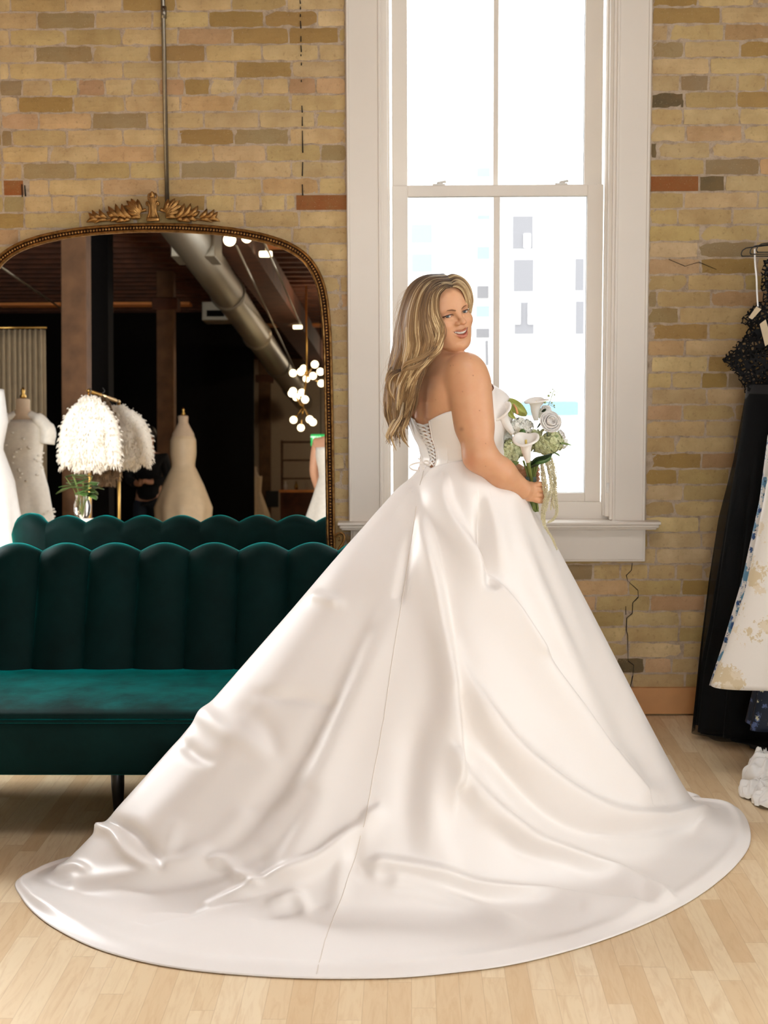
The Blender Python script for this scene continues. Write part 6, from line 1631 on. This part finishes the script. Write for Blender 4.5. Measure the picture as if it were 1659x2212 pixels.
g4 = dressform(548, 1100, 28.0, 1, 'distant pale gown on a dress form between two far timber posts', [(0.02,0.38),(0.6,0.28),(1.0,0.14),(1.3,0.16)], M_gownc)
# small mirrored-view flowers of lace on the near gown
rs = np.random.RandomState(9); m = MB()
for k in range(160):
    a = rs.uniform(0, 2*PI); h = rs.uniform(0.1, 1.5); w = np.interp(h, [0.02,0.6,1.0,1.22,1.38,1.5], [0.42,0.30,0.21,0.15,0.17,0.17])*1.03
    m.ball((w*math.cos(a), w*0.8*math.sin(a), h), 0.017, 5, 3, (1,1,0.6))
m.build('lace_flowers', M_gownw, g1)
# brass rail with fur jackets
ra = mv(197, 846, 11.0); rb_ = mv(252, 866, 11.9); rr_ = empty('fur_rail', (ra.x, ra.y, 0), label='brass garment rail carrying the white fur jackets', cat='rack')
m = MB(); d = (rb_-ra); m.tube([(-d.x*0.1,-d.y*0.1,ra.z-d.z*0.1),(d.x*1.1,d.y*1.1,ra.z+d.z*1.1)], 0.014, 10); m.build('rail', M_brass, rr_)
for t in (-0.08, 1.08):
    m = MB(); x, y_ = d.x*t, d.y*t; m.tube([(x,y_,0.01),(x,y_,ra.z+d.z*t)], 0.013, 10); m.tube([(x-0.18,y_,0.012),(x+0.18,y_,0.012)], 0.012, 8); m.build('post', M_brass, rr_)
M_fur = simple('white_fur', (238,230,216), 0.95, 0.08, 60); M_furb = simple('brown_fur', (112,88,62), 0.95, 0.25, 50)
def furpiece(px, py, Yv, w, h, mat, label, seed, tilt=0.0, name='fur_jacket'):
    p = mv(px, py, Yv); r = empty(name, p, label=label, cat='jacket'); rs_ = np.random.RandomState(seed); m = MB()
    body_ = [(0.0,0.05,0.28),(0.04,0.0,0.5),(0.05,-0.12,0.75),(0.05,-0.3,0.95),(0.04,-0.45,1.0),(0.02,-0.6,0.9),(0.0,-0.7,0.55)]
    G = []; a = np.linspace(0, 2*PI, 40, endpoint=False)
    C_ = crom([(tilt*(-b[1]), 0, b[1]) for b in body_], 4); W_ = np.interp(np.linspace(0,1,len(C_)), np.linspace(0,1,7), [b[2] for b in body_])
    for c, q in zip(C_, W_):
        nz = 1+0.08*np.sin(a*3+c[2]*14+seed)+0.05*np.sin(a*7+c[2]*30)
        G.append(np.stack([c[0]+q*w*np.cos(a)*nz, 0.5*q*w*np.sin(a)*nz+c[1], 0*a+c[2]*h], 1))
    m.grid(np.array(G), closed_v=True)
    for s in (-1,1):
        m.tube(crom([(s*w*0.45,0,-0.05*h),(s*w*0.95+0,0.0,-0.22*h),(s*w*1.15,0.0,-0.50*h),(s*w*1.1,0.0,-0.66*h)],5), np.interp(np.linspace(0,1,16),[0,0.5,1],[0.30*w,0.38*w,0.30*w]), 14)
    o = m.build('pelt', mat, r)
    # fur tips
    f = MB(); me_ = o.data; nv = len(me_.vertices); co = np.empty(nv*3); me_.vertices.foreach_get('co', co); co = co.reshape(-1,3); nn = np.empty(nv*3); me_.vertices.foreach_get('normal', nn); nn = nn.reshape(-1,3)
    for k in rs_.randint(0, nv, 2600):
        b = co[k]+rs_.normal(0,0.006,3); f.tube([b, b+nn[k]*0.010+A([0,0,-0.007]), b+nn[k]*0.015+A([0,0,-0.018])], [0.004,0.003,0.0006], 4, caps=False)
    f.build('fur_tips', mat, o); m = MB(); m.tube(crom([(0,0,0.05*h),(0,0,0.09*h),(0.015,0,0.11*h),(0,0,0.14*h)],4), 0.003, 5); m.build('hook', M_wire, r)
    return r
furpiece(194, 868, 10.9, 0.150, 0.70, M_fur, 'fluffy white fur jacket at the left end of the brass rail', 3, -0.02)
furpiece(222, 872, 11.2, 0.085, 0.84, M_furb, 'brown fur stole hanging between the two white fur jackets', 5, 0.03)
furpiece(252, 886, 11.5, 0.180, 0.62, M_fur, 'large white fur jacket with a dark tag at the right end of the brass rail', 8, 0.06)
p = mv(240, 980, 11.0); m = MB(); m.box(p.x-0.012, p.x+0.012, p.y, p.y+0.004, p.z-0.04, p.z+0.03); o = m.build('swing_tag', M_blackleg, smooth=False); tag(o, 'small black tag hanging on the right white fur jacket', 'tag')
# plant in a glass vase on a small stand
pv = mv(178, 1120, 9.6); ps = empty('plant_stand', (pv.x, pv.y, 0), label='small white pedestal under the vase of green leaves', cat='stand')
m = MB(); m.lathe([(0.16,0),(0.16,0.02),(0.03,0.04),(0.03,pv.z-0.03),(0.17,pv.z-0.02),(0.17,pv.z)], (0,0,0), 24); m.build('pedestal', M_white, ps)
vs_e = empty('leafy_vase', (pv.x, pv.y, pv.z), label='clear glass vase of green leafy stems below the fur rail', cat='plant')
M_vase = NT('clear_glass').P(col=(1,1,1,1), rough=0.02, trans=1.0, ior=1.35)
m = MB(); m.lathe([(0.035,0.002),(0.05,0.03),(0.055,0.08),(0.04,0.13),(0.045,0.15)], (0,0,0), 20); m.build('vase', M_vase, vs_e)
rs = np.random.RandomState(2)
for k in range(9):
    a = rs.uniform(0, 2*PI); r_ = rs.uniform(0.05,0.12); h = rs.uniform(0.18,0.34); m = MB(); e = A([r_*math.cos(a), r_*math.sin(a), h]); m.tube(crom([(0,0,0.02),(e[0]*0.4,e[1]*0.4,h*0.6),tuple(e)],5), 0.002, 5); st_ = m.build('stem', M_stem, vs_e)
    m = MB()
    for j in range(3):
        b = e*(0.75+0.12*j); d_ = A([math.cos(a+j*1.7), math.sin(a+j*1.7), rs.uniform(-0.3,0.5)]); d_ /= np.linalg.norm(d_); s_ = np.cross(d_, [0,0,1]); s_ /= np.linalg.norm(s_); G = []
        for i in range(7):
            t = i/6; w = 0.036*math.sin(PI*min(1,0.08+t*0.92)); G.append([b+d_*0.10*t+s_*w*u+A([0,0,-0.02*t*t-0.004*abs(u)]) for u in (-1,-0.5,0,0.5,1)])
        m.grid(np.array(G))
    m.build('leaf', M_leaf, st_, solid=0.0008)
# people in the mirror
def figure(name, p, H, label, top, legs, facing=0.0, arms_pose='phone'):
    """standing figure, one continuous skin surface; clothing as separate layers"""
    r = empty(name, (p.x, p.y, 0), facing, label=label, cat='person'); return r
def skinned(name, J, E, mat, parent, sub=2):
    me_ = bpy.data.meshes.new(name); me_.from_pydata([j[0] for j in J], E, []); me_.materials.append(mat); o = bpy.data.objects.new(name, me_); COL.objects.link(o)
    if parent: o.parent = parent
    md_ = o.modifiers.new('k','SKIN'); md_.use_smooth_shade = True
    for i, j in enumerate(J):
        r_ = j[1]; me_.skin_vertices[0].data[i].radius = (r_, r_*(j[2] if len(j) > 2 else 1))
    me_.skin_vertices[0].data[0].use_root = True
    s_ = o.modifiers.new('s','SUBSURF'); s_.levels = sub; s_.render_levels = sub; return o
M_skin2 = simple('skin_plain', (206,156,124), 0.5, 0.04); M_knit = simple('black_knit', (13,13,14), 0.9, 0.1, 40); M_denim = simple('dark_denim', (30,42,58), 0.85, 0.15, 60); M_dhair = simple('dark_hair', (24,18,15), 0.5)
pp = mv(322, 1050, 18.5); k_ = 1.0
J = [((0,0,0.95),0.15,0.75),((0,0,1.15),0.135,0.75),((0,0,1.35),0.16,0.7),((0,0,1.45),0.09,0.8),((0,0.01,1.52),0.052),((0,0.02,1.60),0.075,1.15),((0,0.025,1.70),0.072,1.2),
     ((0.19,0,1.41),0.062),((0.24,0.02,1.14),0.048),((0.07,0.22,1.10),0.034),((0.02,0.27,1.12),0.030),((-0.19,0,1.41),0.062),((-0.24,0.02,1.14),0.048),((-0.07,0.22,1.08),0.034),((-0.01,0.27,1.08),0.030),
     ((0.10,0,0.86),0.10),((0.11,0.01,0.48),0.070),((0.11,-0.01,0.10),0.046),((0.11,0.12,0.04),0.035),((-0.10,0,0.86),0.10),((-0.11,0.01,0.48),0.070),((-0.11,-0.01,0.10),0.046),((-0.11,0.12,0.04),0.035)]
E_ = [(0,1),(1,2),(2,3),(3,4),(4,5),(5,6),(2,7),(7,8),(8,9),(9,10),(2,11),(11,12),(12,13),(13,14),(0,15),(15,16),(16,17),(17,18),(0,19),(19,20),(20,21),(21,22)]
per = skinned('person', J, E_, M_skin2, None); per.location = (pp.x, pp.y, 0); per.rotation_euler = (0,0,math.radians(8))
tag(per, 'dark-haired person in black sweater and jeans, hands together at waist, beside white furs', 'person')
Jt = [((0,0,0.84),0.175,0.8),((0,0,1.15),0.152,0.78),((0,0,1.34),0.178,0.72),((0,0,1.44),0.10,0.8),((0,0,1.475),0.07),((0.20,0,1.40),0.078),((0.25,0.02,1.13),0.064),((0.10,0.20,1.10),0.048),((-0.20,0,1.40),0.078),((-0.25,0.02,1.13),0.064),((-0.10,0.20,1.08),0.048)]
skinned('sweater', Jt, [(0,1),(1,2),(2,3),(3,4),(2,5),(5,6),(6,7),(2,8),(8,9),(9,10)], M_knit, per)
skinned('jeans', [((0,0,1.00),0.165,0.78),((0.10,0,0.80),0.112),((0.11,0.01,0.48),0.084),((0.11,-0.01,0.09),0.066),((-0.10,0,0.80),0.112),((-0.11,0.01,0.48),0.084),((-0.11,-0.01,0.09),0.066)], [(0,1),(1,2),(2,3),(0,4),(4,5),(5,6)], M_denim, per)
m = MB(); m.ball((0,-0.012,1.70), 0.098, 16, 12, (0.92,1.0,1.02)); m.build('hair', M_dhair, per); 
for s in (-1,1):
    m = MB()
    for f in range(5): m.tube(crom([(s*0.03+s*0.005,0.275,1.10+0.008*f),(s*0.0+0.004*f,0.305,1.105+0.010*f-0.02),(-s*0.03,0.315,1.095+0.009*f-0.01)],4), 0.0085, 6)
    m.build('hand', M_skin2, per)
m = MB(); m.ball((-0.07,0.128,1.36), 0.032, 14, 8, (1,0.3,1)); m.build('brooch', M_brass, per)
m = MB()
for s in (-1,1): m.ball((s*0.027,0.093,1.665), 0.008, 8, 6)
m.build('eye', M_dhair, per); m = MB(); m.tube([(-0.022,0.098,1.615),(0,0.104,1.610),(0.022,0.098,1.615)], 0.004, 6); m.build('mouth', simple('lip_plain', (150,70,62), 0.5), per)
# bride-like customer at the right edge
pc = mv(724, 1040, 12.6)
J = [((0,0,0.95),0.14,0.8),((0,0,1.15),0.115,0.8),((0,0,1.33),0.145,0.75),((0,0,1.43),0.07,0.8),((0,0,1.50),0.045),((0,0.01,1.58),0.070,1.15),((0,0.02,1.66),0.070,1.2),
     ((0.165,0,1.38),0.050),((0.20,0.01,1.12),0.040),((0.17,0.10,0.90),0.028),((0.165,0.13,0.83),0.022),((-0.165,0,1.38),0.050),((-0.20,0.01,1.12),0.040),((-0.17,0.10,0.90),0.028),((-0.165,0.13,0.83),0.022),
     ((0.09,0,0.80),0.09),((0.09,0,0.45),0.06),((0.09,0,0.08),0.04),((-0.09,0,0.80),0.09),((-0.09,0,0.45),0.06),((-0.09,0,0.08),0.04)]
E_ = [(0,1),(1,2),(2,3),(3,4),(4,5),(5,6),(2,7),(7,8),(8,9),(9,10),(2,11),(11,12),(12,13),(13,14),(0,15),(15,16),(16,17),(0,18),(18,19),(19,20)]
cu_ = skinned('person', J, E_, M_skin2, None); cu_.location = (pc.x, pc.y, 0); cu_.rotation_euler = (0,0,math.radians(200))
tag(cu_, 'bare-shouldered person in a white gown at the right edge of the mirror', 'person')
m = MB(); G = []; a = np.linspace(0, 2*PI, 90, endpoint=False)
for h in np.linspace(0.01, 1.33, 40):
    w = np.interp(h, [0,0.5,0.9,1.1,1.25,1.33], [0.50,0.34,0.20,0.135,0.165,0.165]); rp = 0.03*max(0,1-h)*np.sin(a*8)
    G.append(np.stack([(w+rp)*np.cos(a), (w*0.8+rp)*np.sin(a), 0*a+h], 1))
m.grid(np.array(G), closed_v=True); m.build('gown', M_gownw, cu_, solid=0.003)
m = MB(); m.ball((0,-0.012,1.665), 0.093, 16, 12, (0.92,1.0,1.05)); m.ball((0,-0.08,1.70), 0.05, 12, 8); m.build('hair', simple('light_hair', (150,116,78), 0.5), cu_)
# exit sign, cabinet and the black box on the beige wall
pe = mv(693, 951, 26.0); ex = empty('exit_sign', pe, label='green lit EXIT sign hanging at the right of the mirror view', cat='sign')
m = MB(); m.box(-0.17,0.17,-0.03,0.03,-0.10,0.10,0.008); m.build('housing', M_exit, ex, smooth=False)
fc = bpy.data.curves.new('EXIT','FONT'); fc.body = 'EXIT'; fc.size = 0.17; fc.align_x = 'CENTER'; fc.align_y = 'CENTER'; fc.extrude = 0.004
fo = bpy.data.objects.new('lettering', fc); COL.objects.link(fo); fo.data.materials.append(emis('exit_letter_glow', (0.8,1.0,0.85), 1.6)); me_ = bpy.data.meshes.new_from_object(fo.evaluated_get(bpy.context.evaluated_depsgraph_get())); bpy.data.objects.remove(fo); fo = bpy.data.objects.new('lettering', me_); COL.objects.link(fo); fo.parent = ex; fo.location = (0, 0.034, 0); fo.rotation_euler = (math.radians(90), 0, math.radians(180))
m = MB(); m.tube([(0,0,0.10),(0,0,HC-0.2-pe.z)], 0.008, 6); m.build('stem', M_wire, ex)
pk = mv(652, 1035, 29.0); cb = empty('display_cabinet', (pk.x, pk.y, 0), label='dark display cabinet with shelves of small goods deep in the shop', cat='cabinet')
m = MB(); m.box(-0.40,0.40,-0.2,0.2,0,1.0,0.01); m.build('cabinet_body', M_joist, cb, smooth=False)
m = MB()
for z in (1.25,1.6,1.95): m.box(-0.40,0.40,-0.2,0.05,z,z+0.03)
for x in (-0.40,0.37): m.box(x,x+0.03,-0.2,0.05,1.0,2.0)
m.build('shelf', M_post, cb, smooth=False)
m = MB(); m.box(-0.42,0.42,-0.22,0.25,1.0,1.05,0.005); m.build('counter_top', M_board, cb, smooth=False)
rs = np.random.RandomState(4)
for k in range(3):
    x = -0.3+k*0.2; m = MB(); m.lathe([(0.03,0),(0.035,0.08),(0.015,0.12),(0.015,0.16)], (pk.x+x, pk.y+0.12, 1.052), 10); o = m.build('bottle', [M_white,M_brass,M_beige][k%3]); tag(o, ['small white bottle on the counter of the far display cabinet','small brass-coloured bottle on the counter of the far display cabinet','small beige bottle on the counter of the far display cabinet'][k], 'bottle', 'bottles on the far cabinet')
pbx = mv(588, 1078, 33.0); m = MB(); m.box(pbx.x-0.14, pbx.x+0.14, pbx.y-0.06, pbx.y+0.02, pbx.z-0.18, pbx.z+0.18, 0.01); o = m.build('wall_box', M_blackleg, smooth=False); tag(o, 'black box fixed low on the beige wall at the far end', 'box')
# unseen point lights added to brighten the shop, clear of the mirror's view
def point_fill(p, e, c=(1.0,0.80,0.58), r=0.12):
    l = bpy.data.lights.new('shop_fill', 'POINT'); l.energy = e; l.color = c; l.shadow_soft_size = r; o = bpy.data.objects.new('shop_fill', l); o.location = p; COL.objects.link(o)
point_fill((-0.55, -9.5, 3.4), 90); point_fill((-0.3, -2.0, 3.6), 40)
point_fill((-4.6, 1.6, 3.3), 25, (1.0,0.93,0.82), 0.3); point_fill((-0.4,-17.5,3.3), 90, (1.0,0.86,0.66), 0.2)
